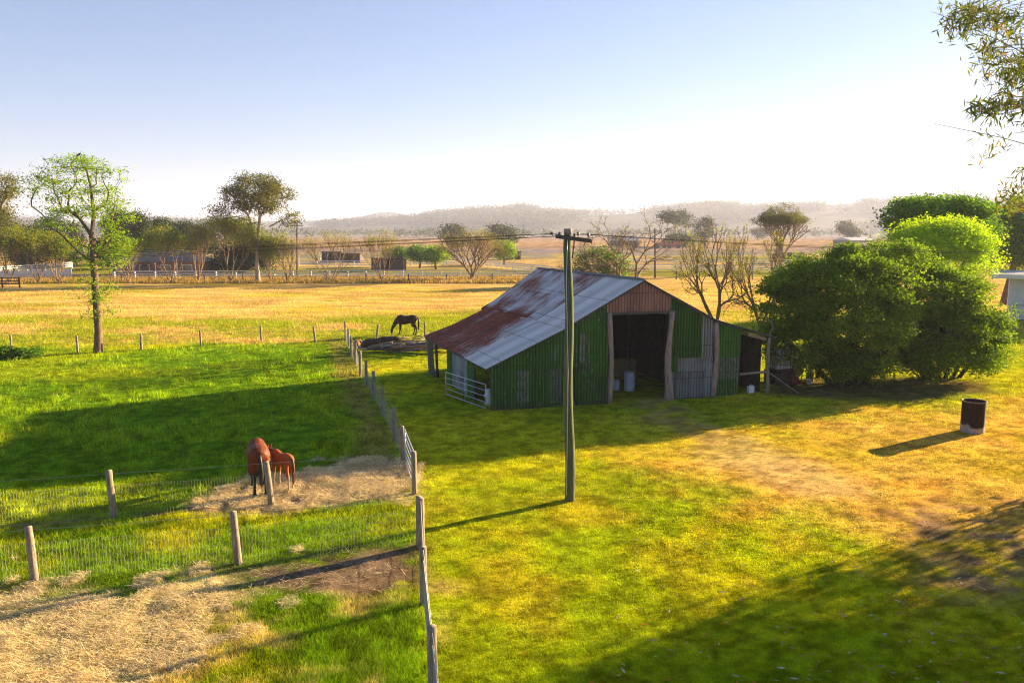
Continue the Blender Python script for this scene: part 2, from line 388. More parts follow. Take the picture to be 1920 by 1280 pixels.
# grass blades (stuff nobody could count)
def bladesmat():
    t = NT('grass_blades'); a = t.N('ShaderNodeAttribute', attribute_name='soil')
    tc = t.mix(1.0, a.outputs['Color'], (1.25, 1.3, .9), 'MULTIPLY')
    return t.bsdf(a.outputs['Color'], 1.0, spec=0, trans=.35, tcol=tc)
M['grass'] = bladesmat()
def blades(name, x, y, h, wd, col, lean=.5, lay=False):
    n = len(x); z = gz(x, y); th = rng.uniform(0, 2*math.pi, n); l = rng.normal(0, lean, (n, 2))*h[:, None]
    dx = np.cos(th)*wd*.5; dy = np.sin(th)*wd*.5
    b0 = np.stack([x-dx, y-dy, z-.01], 1); b1 = np.stack([x+dx, y+dy, z-.01], 1)
    tp = np.stack([x+l[:, 0], y+l[:, 1], z+h], 1)
    v = np.stack([b0, b1, tp], 1).reshape(-1, 3); f = np.arange(3*n).reshape(n, 3)
    o = mkobj(name, v, None, M['grass'], quads=f)
    ca = o.data.color_attributes.new('soil', 'FLOAT_COLOR', 'POINT')
    c = np.repeat(np.clip(col, .003, .9), 3, 0).reshape(n, 3, 3); c[:, 2] *= 1.25
    ca.data.foreach_set('color', np.concatenate([c.reshape(-1, 3), np.ones((3*n, 1))], 1).astype(np.float32).ravel())
    return o
def sample(n, y0, y1, pw=1.1):
    u = rng.random(n); a = 1-pw*1.0
    yy = (y0**-pw + u*(y1**-pw - y0**-pw))**(-1/pw)
    xx = rng.uniform(-.82, .82, n)*(yy+3)
    return xx, yy
NB = 620000
x, y = sample(NB, 11.8, 112); c, h = zones(x, y)
barnA = G(922, 770); 
pad = sdist(x, y, P_PAD) > 0
sc = np.clip(y/17, .8, 4.5)
hh = h*rng.uniform(.5, 1.25, NB)*np.where(pad, 1.0, np.clip(sc, 1, 1.8))
keep = rng.random(NB) < np.clip(.25+h/.05, 0, 1)
cj = c*rng.uniform(.6, 1.35, (NB, 1))*np.stack([rng.uniform(.85, 1.25, NB), np.ones(NB), rng.uniform(.7, 1.3, NB)], 1)
blade_in = None
# ------------------------------------------------------------------ barn frame
bA = V(*G(922, 770)); bB = V(*G(1389, 739)); bL = V(*G(805, 700))
bu = nrm(bB-bA); bv = nrm(bL-bA); bn = V(bu[1], -bu[0], 0)      # bn points to the viewer
def B(s, t, z): return bA + bu*s + bv*t + V(0, 0, z)
foot = [tuple(B(s, t, 0)[:2]) for s, t in ((0.1, .1), (14.2, .1), (14.2, 11.5), (0.1, 10))]
keep &= sdist(x, y, foot) < 0
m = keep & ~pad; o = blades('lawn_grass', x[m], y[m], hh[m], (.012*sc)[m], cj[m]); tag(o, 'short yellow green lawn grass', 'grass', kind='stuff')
m = keep & pad; o = blades('paddock_grass', x[m], y[m], hh[m], (.018*sc)[m], cj[m], .45); tag(o, 'lush long green grass of the left paddock', 'grass', kind='stuff')
# roadside rank grass
n = 26000; xx = rng.uniform(-95, 12, n); yy = rng.uniform(121, 136, n); c, _ = zones(xx, yy)
o = blades('rank_grass', xx, yy, rng.uniform(.25, .7, n), np.full(n, .14), c*rng.uniform(.4, 1.3, (n, 1))*V(1., 1., .9), .3)
tag(o, 'rank brown grass along the far fence line', 'grass', kind='stuff')
# hay straws
def straws(P, n, s0, name, label, ext):
    xs = rng.uniform(min(p[0] for p in P), max(p[0] for p in P), n*3); ys = rng.uniform(max(11.5, min(p[1] for p in P)), max(p[1] for p in P), n*3)
    k = sdist(xs, ys, P)+(fbm(xs, ys, 4, 2.2)-.5)*2+(fbm(xs, ys, 3, .6)-.5)*4.5-9*(sdist(xs, ys, P_MUCK) > -.3)*(rng.random(len(xs)) < .95) > ext; xs = xs[k][:n]; ys = ys[k][:n]; n = len(xs)
    z = gz(xs, ys)+rng.uniform(.01, .10, n)*fbm(xs, ys, 2, .7)*2; th = rng.normal(.5, .9, n); ln = rng.uniform(.06, .3, n)*s0; w_ = .0045*s0
    dx = np.cos(th)*ln/2; dy = np.sin(th)*ln/2; ox = -np.sin(th)*w_; oy = np.cos(th)*w_; dz = rng.normal(0, .025, n)
    v = np.stack([np.stack([xs-dx-ox, ys-dy-oy, z-dz], 1), np.stack([xs-dx+ox, ys-dy+oy, z-dz], 1), np.stack([xs+dx+ox, ys+dy+oy, z+dz], 1), np.stack([xs+dx-ox, ys+dy-oy, z+dz], 1)], 1).reshape(-1, 3)
    o = mkobj(name, v, None, M['grass'], quads=np.arange(4*n).reshape(n, 4))
    c = V(.92, .74, .44)*rng.uniform(.5, 1.15, (n, 1)); c = np.repeat(c, 4, 0)
    ca = o.data.color_attributes.new('soil', 'FLOAT_COLOR', 'POINT'); ca.data.foreach_set('color', np.concatenate([c, np.ones((4*n, 1))], 1).astype(np.float32).ravel())
    tag(o, label, 'hay', kind='stuff')
straws(P_HAY1, 20000, 1.1, 'hay', 'strewn hay around the mare and foal', .1)
straws(P_HAY2, 46000, .9, 'hay', 'pale strewn hay in the near left yard', .1)
# leaf litter
def litter(n):
    xs, ys = sample(n*4, 12.2, 34, .6); xs = np.abs(xs)*.95
    k = (xs > -1+0*ys) & (rng.random(len(xs)) < np.clip((xs-1)/9, .05, 1)) & (sdist(xs, ys, foot) < -.3); xs = xs[k][:n]; ys = ys[k][:n]; n = len(xs)
    th = rng.uniform(0, 6.28, n); ln = rng.uniform(.04, .15, n)*rng.choice([1, 1, 1, 1.5], n); w_ = ln*.13+.004; z = gz(xs, ys)+rng.uniform(.03, .055, n)
    cx, sx = np.cos(th), np.sin(th)
    v = np.stack([np.stack([xs-cx*ln/2, ys-sx*ln/2, z], 1), np.stack([xs-sx*w_, ys+cx*w_, z+.012], 1), np.stack([xs+cx*ln/2, ys+sx*ln/2, z+.02], 1), np.stack([xs+sx*w_, ys-cx*w_, z+.004], 1)], 1).reshape(-1, 3)
    o = mkobj('fallen_leaves', v, None, M['grass'], quads=np.arange(4*n).reshape(n, 4))
    pal = np.array([(.62, .55, .42), (.55, .28, .08), (.60, .20, .05), (.45, .35, .2), (.7, .66, .55)]); c = pal[rng.choice(5, n, p=[.22, .33, .15, .24, .06])]*rng.uniform(.6, 1.1, (n, 1))
    c = np.repeat(c, 4, 0); ca = o.data.color_attributes.new('soil', 'FLOAT_COLOR', 'POINT'); ca.data.foreach_set('color', np.concatenate([c, np.ones((4*n, 1))], 1).astype(np.float32).ravel())
    tag(o, 'fallen pale and orange leaves scattered over the lawn', 'leaf litter', kind='stuff')
litter(1900)

# ------------------------------------------------------------------ corrugated iron
def ironmat(name, kind):
    t = NT(name); u = t.uv(); s0_ = t.N('ShaderNodeSeparateXYZ'); t.L(u, s0_.inputs[0])
    val = t.math('SINE', t.math('MULTIPLY', s0_.outputs[0], 2*math.pi/.15)); bs = t.bsdf; groove_shade = .75 if kind in ('faded', 'green', 'greenclean', 'zinc', 'pink') else .22
    lap = t.math('LESS_THAN', t.math('FRACT', t.math('DIVIDE', s0_.outputs[1], 1.95)), .022); sh1 = t.noise(u, .62, 0, .5, (1.9, .001, 1))
    def bsdf2(c, *a):
        c = t.mix(t.math('MULTIPLY', lap, .6), c, (.05, .04, .035)); c = t.mix(.55, c, t.ramp(sh1, [(.36, (.72, .72, .72)), (.64, (1.28, 1.28, 1.28))]), 'MULTIPLY'); return bsdf3(c, *a)
    def bsdf3(c, *a): return bs(t.mix(groove_shade, c, t.mix(t.step(val, -.9, .7), (.22, .22, .2), (1.2, 1.2, 1.2)), 'MULTIPLY'), *a)  # shading of the corrugation painted into the colour: dark grooves, light crests
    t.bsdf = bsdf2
    big = t.noise(u, .9, 4, .6); streak = t.noise(u, 5, 5, .72, (2.6, .17, 1)); fine = t.noise(u, 14, 3, .6, (1, .3, 1)); sheet = t.noise(u, 1.0, 1, .5, (1.1, .35, 1))
    zinc = t.ramp(streak, [(.3, (.15, .16, .165)), (.7, (.34, .35, .37))])
    if kind == 'green':
        g = t.ramp(streak, [(.3, (.022, .075, .010)), (.55, (.05, .145, .018)), (.8, (.12, .21, .045))])
        c = t.mix(t.step(t.math('ADD', t.math('MULTIPLY', sheet, .7), t.math('MULTIPLY', streak, .45)), .70, .80), g, t.mix(.45, zinc, (.10, .12, .08)))
        c = t.mix(t.step(big, .56, .75), c, (.055, .07, .035)); c = t.mix(t.math('MULTIPLY', t.step(fine, .60, .72), t.step(big, .42, .5)), c, (.30, .34, .24))
        sep = t.N('ShaderNodeSeparateXYZ'); t.L(u, sep.inputs[0])
        c = t.mix(t.math('MULTIPLY', t.step(t.math('SUBTRACT', .8, t.math('ADD', sep.outputs[1], t.math('MULTIPLY', fine, .5))), .0, .6), .5), c, (.07, .06, .04))
        return t.bsdf(c, .75, .0, .3, fine, .2, .004)
    if kind == 'faded':
        g = t.ramp(streak, [(.3, (.04, .09, .025)), (.8, (.13, .18, .08))]); return t.bsdf(t.mix(t.step(fine, .40, .66), g, t.mix(.5, zinc, (.10, .13, .07))), .7, 0, .3, fine, .2, .004)
    if kind == 'greenclean':
        g = t.ramp(streak, [(.3, (.025, .09, .010)), (.6, (.05, .16, .016)), (.85, (.10, .21, .03))])
        return t.bsdf(t.mix(t.step(fine, .62, .8), g, (.06, .06, .03)), .75, 0, .3, fine, .2, .004)
    if kind == 'zinc':
        c = t.mix(t.step(big, .5, .7), zinc, (.17, .165, .16)); c = t.mix(t.step(fine, .6, .78), c, (.25, .16, .10))
        return t.bsdf(c, .6, .25, .4, fine, .2, .004)
    if kind == 'pink':
        c = t.ramp(streak, [(.3, (.24, .10, .075)), (.55, (.38, .19, .15)), (.8, (.48, .30, .25))])
        return t.bsdf(c, .75, .1, .3, fine, .2, .004)
    if kind == 'newroof':
        c = t.ramp(streak, [(.3, (.58, .52, .48)), (.7, (.70, .63, .58))]); c = t.mix(t.math('MULTIPLY', t.step(big, .5, .8), .35), c, (.36, .36, .38))
        return t.bsdf(c, .7, 0, .15, fine, .1, .003)
    # rusty roof: u along the ridge, v down the slope
    zr = t.ramp(streak, [(.3, (.46, .42, .40)), (.7, (.72, .66, .63))])
    rust = t.ramp(fine, [(.3, (.13, .02, .010)), (.6, (.27, .065, .026)), (.85, (.44, .17, .08))])
    sep = t.N('ShaderNodeSeparateXYZ'); t.L(u, sep.inputs[0]); U, Vv = sep.outputs[0], sep.outputs[1]
    amt = t.math('ADD', t.math('MULTIPLY', streak, .85), t.math('MULTIPLY', big, .28))
    blot = t.noise(u, .33, 2, .5)
    amt = t.math('ADD', amt, t.math('MULTIPLY', t.math('SUBTRACT', blot, .46), .75))
    # the old lower sheets towards the back are the rustiest
    lo = t.math('MULTIPLY', t.step(Vv, 3.9, 4.7), t.step(t.math('ADD', U, t.math('MULTIPLY', streak, 2.0)), 3.8, 7.2))
    amt = t.math('ADD', amt, t.math('MULTIPLY', lo, .20))
    c = t.mix(t.step(amt, .50, .66), zr, (.40, .25, .20)); c = t.mix(t.step(amt, .60, .72), c, rust)
    return t.bsdf(c, .7, .1, .3, fine, .2, .004)
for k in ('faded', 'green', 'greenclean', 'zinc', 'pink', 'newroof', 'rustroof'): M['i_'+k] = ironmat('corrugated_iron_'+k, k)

def corr(name, mat, parent, o, du, dn, s0, s1, rows, pitch=.15, amp=.028, uvo=(0, 0)):
    """corrugated sheet: o origin, du along the corrugation count, dn normal; rows = functions s -> 3D offset (from bottom to top)"""
    n = max(4, int((s1-s0)/pitch*6)); S = np.linspace(s0, s1, n+1); mb = MB(); uv = []; nr_ = len(rows)
    acc = None
    for j, rf in enumerate(rows):
        for s in S:
            p = o + du*s + rf(s); mb.v.append(tuple(p + dn*amp*math.sin(2*math.pi*s/pitch)))
            uv.append((s+uvo[0], (rf.v if hasattr(rf, 'v') else p[2])+uvo[1]))
    w_ = n+1
    for j in range(nr_-1):
        for i in range(n): mb.f.append((j*w_+i, j*w_+i+1, (j+1)*w_+i+1, (j+1)*w_+i))
    mb.uv = uv
    return mb.build(name, mat, parent, smooth=True)
def roofz(s):
    return float(np.interp(s, [-.3, 3.45, 7.28, 11.1, 14.35], [1.95, 3.65, 5.72, 3.75, 2.78]))
def Zc(z): return lambda s: V(0, 0, z)
def Zr(d=-.03): return lambda s: V(0, 0, roofz(s)+d)
barn = thing('barn', 'old green corrugated iron barn with rusty sloping roof', 'barn', B(7, 5, 0))
def wall(mat, s0, s1, z0, z1, off=0, name='wall', t=0.0, seed=0):
    top = Zr() if z1 is None else Zc(z1)
    return corr(name, mat, barn, B(0, t, 0)+bn*off, bu, bn, s0, s1, [Zc(z0), top], uvo=(seed, seed*.37))
# front wall, left of the doorway
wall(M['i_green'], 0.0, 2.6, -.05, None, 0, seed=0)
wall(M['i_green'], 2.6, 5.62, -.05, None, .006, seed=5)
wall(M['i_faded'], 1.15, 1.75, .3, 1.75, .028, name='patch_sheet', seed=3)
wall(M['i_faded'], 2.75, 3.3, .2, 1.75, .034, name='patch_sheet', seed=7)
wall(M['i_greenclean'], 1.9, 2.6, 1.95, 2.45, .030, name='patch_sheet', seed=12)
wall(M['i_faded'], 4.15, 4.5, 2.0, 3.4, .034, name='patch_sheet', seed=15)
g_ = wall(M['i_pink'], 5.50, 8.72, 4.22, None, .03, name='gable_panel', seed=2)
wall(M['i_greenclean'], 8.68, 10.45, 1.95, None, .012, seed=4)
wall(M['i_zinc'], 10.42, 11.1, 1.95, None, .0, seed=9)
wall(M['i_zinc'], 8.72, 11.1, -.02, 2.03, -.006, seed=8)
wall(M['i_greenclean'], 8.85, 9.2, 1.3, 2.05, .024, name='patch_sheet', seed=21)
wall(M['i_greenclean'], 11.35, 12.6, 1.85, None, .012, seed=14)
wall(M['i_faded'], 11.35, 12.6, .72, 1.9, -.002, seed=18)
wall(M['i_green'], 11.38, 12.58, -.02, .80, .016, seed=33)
# opening posts: rough logs
def roughpost(name, s, z1, r=.12, t=.1, lean=0, mat='post', flare=1.5, z0=-.1, bend=.06):
    mb = MB(); n = 9; pts = []; rr = []
    for i in range(n):
        k = i/(n-1); pts.append(B(s+lean*k+bend*math.sin(k*5+s), t, z0+(z1-z0)*k)); rr.append(r*(1+(flare-1)*(1-k)**3)*(1+.10*math.sin(k*11+s)))
    mb.tube(pts, rr, 8, jit=.12); return mb.build(name, M[mat], barn, smooth=True)
M['rawpost'] = simple('pinkish_barkless_log', (.20, .13, .10), (.44, .33, .28), 6, .9, stretch=(3, 3, .4), bstr=.7)
roughpost('door_post', 5.66, 4.25, .11, -.10, mat='rawpost', bend=.07); roughpost('door_post', 8.72, 4.25, .13, -.10, mat='rawpost', flare=2.2, bend=.09)
roughpost('inner_post', 7.25, 4.6, .15, 4.2, mat='rawpost', bend=.12); roughpost('inner_post', 6.3, 4.6, .13, 8.2, mat='dpost')
roughpost('wall_post', 11.2, 3.62, .11, -.05, mat='rawpost'); roughpost('wall_post', 11.34, 3.5, .05, -.02, mat='post', flare=1)
roughpost('lean_to_post', 14.2, 2.9, .10, .0, mat='post', flare=1.1, bend=.03); roughpost('lean_to_post', 14.1, 2.7, .09, 5.0, mat='dpost'); roughpost('lean_to_post', 14.0, 2.7, .09, 10.0, mat='dpost')
roughpost('leaning_prop', 3.85, 2.0, .09, -.12, lean=-.25, mat='rawpost', flare=1.6)
for s, t in ((3.5, 4), (3.5, 8), (11.1, 4), (11.1, 8), (11.1, 11.4)): roughpost('inner_post', s, roofz(s)-.15, .11, t, mat='dpost')
# left side: wall sheets, gaps, posts under the eave
def side(mat, t0, t1, z0, z1, off, seed, name='side_wall', s=0.0, warp=0):
    return corr(name, mat, barn, B(s, 0, 0)-bu*off, bv, -bu, t0, t1, [Zc(z0), lambda q: V(0, 0, z1+.012*q)+bu*warp], uvo=(seed, seed))
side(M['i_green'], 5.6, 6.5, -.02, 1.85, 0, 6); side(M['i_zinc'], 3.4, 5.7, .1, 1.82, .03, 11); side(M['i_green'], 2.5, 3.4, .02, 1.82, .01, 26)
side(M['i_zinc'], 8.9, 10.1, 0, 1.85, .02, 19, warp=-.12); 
for t in (.05, 2.45, 6.6, 8.75): 
    mb = MB(); mb.tube([B(0.08, t, -.1), B(.05, t+.04, 1.0), B(.02, t, roofz(0)-.02+.012*t)], [.09, .075, .07], 7, jit=.1); mb.build('side_post', M['dpost'], barn, smooth=True)
mb = MB(); mb.bar(B(-.2, -.1, 1.9), B(-.2, 10.1, 2.02), .05, .12); mb.build('eave_beam', M['dpost'], barn)
# inner partition behind the left lean-to, right-hand and back walls
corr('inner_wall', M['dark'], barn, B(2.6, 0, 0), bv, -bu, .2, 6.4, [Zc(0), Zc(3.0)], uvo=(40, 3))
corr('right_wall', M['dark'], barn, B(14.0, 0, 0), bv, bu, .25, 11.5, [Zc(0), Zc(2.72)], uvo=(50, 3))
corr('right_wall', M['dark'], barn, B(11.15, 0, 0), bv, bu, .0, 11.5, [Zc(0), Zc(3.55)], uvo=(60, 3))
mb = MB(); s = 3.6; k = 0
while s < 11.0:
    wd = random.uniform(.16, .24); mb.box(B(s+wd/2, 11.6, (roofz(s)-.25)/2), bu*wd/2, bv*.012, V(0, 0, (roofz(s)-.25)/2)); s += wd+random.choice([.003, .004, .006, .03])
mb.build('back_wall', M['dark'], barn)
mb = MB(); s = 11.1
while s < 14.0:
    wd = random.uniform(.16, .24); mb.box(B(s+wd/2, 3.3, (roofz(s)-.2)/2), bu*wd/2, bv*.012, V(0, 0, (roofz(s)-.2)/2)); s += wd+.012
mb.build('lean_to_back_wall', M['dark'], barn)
# roofs
def roof(name, mat, s0, s1, t0, t1, mids=(), lift=0.0, seed=0, amp=.014, pitch=.15):
    ss = [s0]+list(mids)+[s1]; ridge = 7.28; rows_ = []
    for s in ss:
        def f(q, s=s): return bu*s - (bv*(q/12.05)*1.7*(7.28-s)/3.9 if t1 > 12 and s < 7.28 and s > 3 else 0) + V(0, 0, roofz(s)+lift+(.16*(q/10.)**1 if s < 0 else 0))
        f.v = abs(ridge-s)*1.13; rows_.append(f)
    sl = nrm(bu*(ss[-1]-ss[0])+V(0, 0, roofz(ss[-1])-roofz(ss[0]))); nn = nrm(np.cross(sl, bv)); nn = nn if nn[2] > 0 else -nn
    return corr(name, mat, barn, B(0, 0, 0), bv, nn, t0, t1, rows_, pitch, amp, uvo=(seed, 0))
roof('roof_sheet', M['i_newroof'], -.34, 3.45, -.22, 2.9, lift=.000); roof('roof_sheet', M['i_newroof'], 3.35, 7.28, -.22, 3.6, lift=.028)
roof('roof_sheet', M['i_rustroof'], -.30, 3.45, 2.75, 10.15, mids=(1.4,), lift=.030); roof('roof_sheet', M['i_rustroof'], 3.35, 7.28, 3.5, 12.05, mids=(5.2,), lift=.055)
roof('roof_sheet', M['i_zinc'], 7.28, 11.1, -.2, 12.0, lift=.03); roof('roof_sheet', M['i_zinc'], 11.0, 14.5, -.2, 11.6, lift=.0)
mb = MB()
for i in range(12):
    a = B(7.28, -.2+i*1.02, 5.82+.012*math.sin(i*2.1)); b_ = B(7.28, -.2+(i+1)*1.02, 5.82+.012*math.sin((i+1)*2.1))
    for sgn in (-1, 1):
        e0 = a+bu*sgn*.17-V(0, 0, .07); e1 = b_+bu*sgn*.17-V(0, 0, .07); mb.add([a, b_, e1, e0], [(0, 1, 2, 3)])
mb.build('ridge_cap', M['i_zinc'], barn)
mb = MB()      # lap lines and battens seen on the roof
mb.bar(B(3.42, 3.6, roofz(3.42)+.10), B(3.42, 8.2, roofz(3.42)+.10), .03, .02); mb.build('lap_strip', M['dsteel'], barn)
mb = MB(); mb.bar(B(5.2, 5.5, roofz(5.2)+.085), B(5.2, 9.0, roofz(5.2)+.085), .03, .015); mb.build('lap_strip', M['dsteel'], barn)
mb = MB()      # barge boards along the gable slopes
for a, b_ in ((-.34, 3.45), (3.45, 7.28), (7.28, 11.1), (11.1, 14.5)): mb.bar(B(a, -.13, roofz(a)-.06), B(b_, -.13, roofz(b_)-.06), .035, .07)
mb.build('barge_board', M['dpost'], barn)
mb = MB()      # purlins and rafters inside
for s in (1.5, 3.4, 5.4, 7.2, 9.2, 11.0, 12.6): mb.bar(B(s, .1, roofz(s)-.12), B(s, 11.4 if s > 3.5 else 10, roofz(s)-.12), .06, .1)
for t in (.1, 4, 8, 11.3):
    for a, b_ in ((3.45, 7.28), (7.28, 11.1), (11.1, 14.3)): mb.bar(B(a, t, roofz(a)-.2), B(b_, t, roofz(b_)-.2), .07, .1)
mb.build('roof_frame', M['dpost'], barn)
mb = MB(); mb.bar(B(5.5, -.02, 4.2), B(8.75, -.02, 4.2), .08, .12); mb.build('door_lintel', M['dpost'], barn)
mb = MB(); mb.bar(B(12.6, -.05, 1.02), B(14.25, -.05, 1.08), .06, .10); mb.build('lean_to_rail', M['post'], barn)
mb = MB(); mb.bar(B(14.25, -.1, 1.0), B(15.5, -.7, .02), .05, .05); mb.build('lean_to_brace', M['post'], barn)
mb = MB(); mb.bar(B(13.0, -.02, 2.95), B(14.0, -.02, 2.70), .08, .14); mb.build('lean_to_beam', M['rawpost'], barn)
mb = MB(); mb.tube([B(14.15, -.05, 2.9), B(14.35, -.05, 3.25), B(14.3, -.05, 3.5), B(13.8, -.05, 3.9), B(13.0, -.05, 4.6)], [.03, .028, .025, .02, .012], 6); mb.build('bent_pipe', M['post'], barn, smooth=True)
mb = MB(); mb.box(B(6, 5.5, .012), bu*3, bv*5.4, V(0, 0, .01)); 
# things in and around the barn
def drum(name, label, cat, c, r, h, mat, mat2=None, group=None, open_=False, ribs=3):
    t = thing(name, label, cat, c, group); mb = MB(); pr = []
    n = 24
    for i in range(n+1):
        k = i/n; z = k*h; b_ = sum(math.exp(-((k-q_)/.018)**2) for q_ in [(j+1)/(ribs+1) for j in range(ribs)])
        pr.append((r*(1+.035*b_), z))
    if open_: pr += [(r*1.03, h+.005), (r*1.03, h-.02), (r*.955, h-.02), (r*.955, .06), (0.001, .06)]
    else: pr += [(r*1.02, h), (r*1.0, h+.02), (r*.94, h+.015), (r*.93, h-.01), (.001, h-.01)]
    mb.lathe(c, [(.001, 0)]+pr, 28); mb.build('drum_body', mat, t, smooth=True); return t
def burnt():
    t = NT('burnt_drum_steel'); p = t.obj(); sp = t.N('ShaderNodeSeparateXYZ'); t.L(t.pos(), sp.inputs[0]); n = t.noise(t.pos(), 3, 4, .6); n2 = t.noise(t.pos(), 12, 3, .6, (2, 2, .3))
    h = t.math('ADD', sp.outputs[2], t.math('MULTIPLY', n, -.55))
    c = t.mix(t.step(h, -.08, .08), t.ramp(n2, [(.3, (.30, .25, .25)), (.7, (.44, .36, .34))]), t.ramp(n2, [(.35, (.012, .008, .006)), (.75, (.045, .026, .018))]))
    return t.bsdf(c, .75, .2, .3, n2, .3, .006)
bp = (G(1803, 808)+G(1847, 812))/2; br = .43
dt = drum('burning_drum', 'rust blackened open steel drum standing alone on the dry lawn', 'drum', V(bp[0], bp[1]+.1, -.02), br, 1.27, burnt(), open_=True, ribs=0)
mb = MB(); mb.lathe(V(bp[0], bp[1]+.1, 1.25), [(br*1.0, -.03), (br*1.06, -.03), (br*1.07, .02), (br*.97, .02), (br*.96, -.03)], 28); mb.build('rim', M['dsteel'], dt, smooth=True)
def P2(x, y, dz=0): p = G(x, y); return V(p[0], p[1], dz)
drum('plastic_drum', 'pale blue white plastic drum just inside the barn doorway', 'drum', B(8.1, 2.5, 0), .27, .92, M['bluedrum'])
drum('plastic_drum', 'small pale bucket beside the drum in the barn doorway', 'bucket', B(7.55, 2.8, 0), .16, .5, M['bluedrum'], ribs=1)
def hay_bale(c, a, label, sz=(.55, .28, .25)):
    t = thing('hay_bale', label, 'hay bale', c, 'bales stacked in the barn'); mb = MB(); u_ = V(math.cos(a), math.sin(a), 0); v_ = V(-math.sin(a), math.cos(a), 0)
    k = 8
    for i in range(k): 
        f = (i+.5)/k*2-1; mb.box(c+u_*sz[0]*f+V(0, 0, sz[2]), u_*sz[0]/k*random.uniform(.85, 1.0), v_*sz[1]*random.uniform(.93, 1.03), V(0, 0, sz[2]*random.uniform(.92, 1.02)))
    mb.build('bale_body', M['bale'], t); mb = MB()
    for f in (-.35, .35): mb.box(c+u_*sz[0]*f*1.02+V(0, 0, sz[2]), u_*.006, v_*(sz[1]*1.04), V(0, 0, sz[2]*1.03))
    mb.build('twine', M['post'], t)
M['bale'] = simple('straw_bale', (.30, .20, .09), (.55, .40, .20), 14, .95, bstr=.8)
hay_bale(B(9.8, 6.0, 0), .3, 'straw bale at the bottom of the stack deep in the barn'); hay_bale(B(9.8, 6.05, .51), .34, 'straw bale lying on another bale deep in the barn', )
hay_bale(B(8.6, 7.4, 0), 1.2, 'lone straw bale on the floor at the back of the barn')
# jerry can
t = thing('jerry_can', 'small white plastic jerry can at the mouth of the lean-to', 'jerry can', P2(1407, 736)); c = P2(1407, 736)
mb = MB(); mb.box(c+V(0, 0, .17), bu*.15, bv*.09, V(0, 0, .17)); mb.tube([c+V(0, 0, .34), c+V(0, 0, .36)], [.12, .07], 10); mb.build('can_body', M['plastic'], t)
mb = MB(); mb.tube([c+V(-.08, 0, .33), c+V(-.05, 0, .41), c+V(.05, 0, .41), c+V(.08, 0, .33)], .015, 6); mb.build('handle', M['plastic'], t); mb = MB(); mb.cyl(c+V(.1, 0, .33), .03, .05, 10); mb.build('cap', M['plastic'], t)
# white sheets behind the gate under the eave
for i, (tt, z0, z1, lb) in enumerate(((.35, .25, .95, 'white feed sack leaning in the dark front corner of the barn'), (1.3, .0, .75, 'white feed sack slumped behind the steel gate'))):
    mb = MB(); c = B(.32, tt, z0); n = 7; pts = [c+V(0, 0, (z1-z0)*j/n) for j in range(n+1)]
    mb.tube(pts, [.17+.04*math.sin(j*1.7+i) for j in range(n)]+[.09], 10, jit=.06, flat=.6); o = mb.build('feed_sack', M['plastic'], None, True, org=c); tag(o, lb, 'sack')
mb = MB(); 
# gates
def tube_gate(name, label, a, b_, z0, z1, nb, mat, nv=1, mesh=0, r=.022, cat='gate', uprights=True, group=None):
    t = thing(name, label, cat, a, group); mb = MB(); d = b_-a; L_ = np.linalg.norm(d); e = d/L_; up = V(0, 0, 1); A0 = a+up*z0; A1 = a+up*z1; B0 = b_+up*z0; B1 = b_+up*z1
    for p, q_ in ((A0, B0), (B0, B1), (B1, A1), (A1, A0)): mb.tube([p, q_], r, 8)
    mb.build('frame', mat, t, smooth=True)
    for i in range(1, nb+1):
        f = i/(nb+1); mb = MB(); mb.tube([lerp(A0, A1, f), lerp(B0, B1, f)], r*.8, 8); mb.build('rail', mat, t, smooth=True)
    for i in range(1, nv+1):
        f = i/(nv+1); mb = MB(); mb.tube([lerp(A0, B0, f), lerp(A1, B1, f)], r*.8, 8); mb.build('stay', mat, t, smooth=True)
    if mesh:
        mb = MB(); n = int(L_/mesh); m_ = int((z1-z0)/mesh)
        for i in range(1, n): mb.tube([lerp(A0, B0, i/n), lerp(A1, B1, i/n)], .004, 3, cap=False)
        for i in range(1, m_): mb.tube([lerp(A0, A1, i/m_), lerp(B0, B1, i/m_)], .004, 3, cap=False)
        mb.build('mesh_infill', mat, t)
    return t
tube_gate('steel_gate', 'galvanised tube gate against the left side of the barn', P2(917, 768)-bu*.15, P2(842, 741)-bu*.15, .08, 1.16, 3, M['steel'], 1)
tube_gate('mesh_gate', 'dark mesh gate leaning on the green wall behind the utility pole', B(4.3, -.22, 0), B(5.5, -.22, 0), .05, 1.35, 1, M['dsteel'], 0, .11, .018)
tube_gate('mesh_gate', 'rusty mesh gate standing against the grey sheets right of the doorway', B(8.95, -.25, 0), B(10.45, -.25, 0), .05, 1.3, 0, M['dsteel'], 1, .15, .018)
tube_gate('paddock_gate', 'galvanised five rail gate in the long fence near the horses', P2(757, 872)+V(.05, .05, 0), P2(777, 926)+V(0, .12, 0), .12, 1.25, 4, M['steel'], 0)

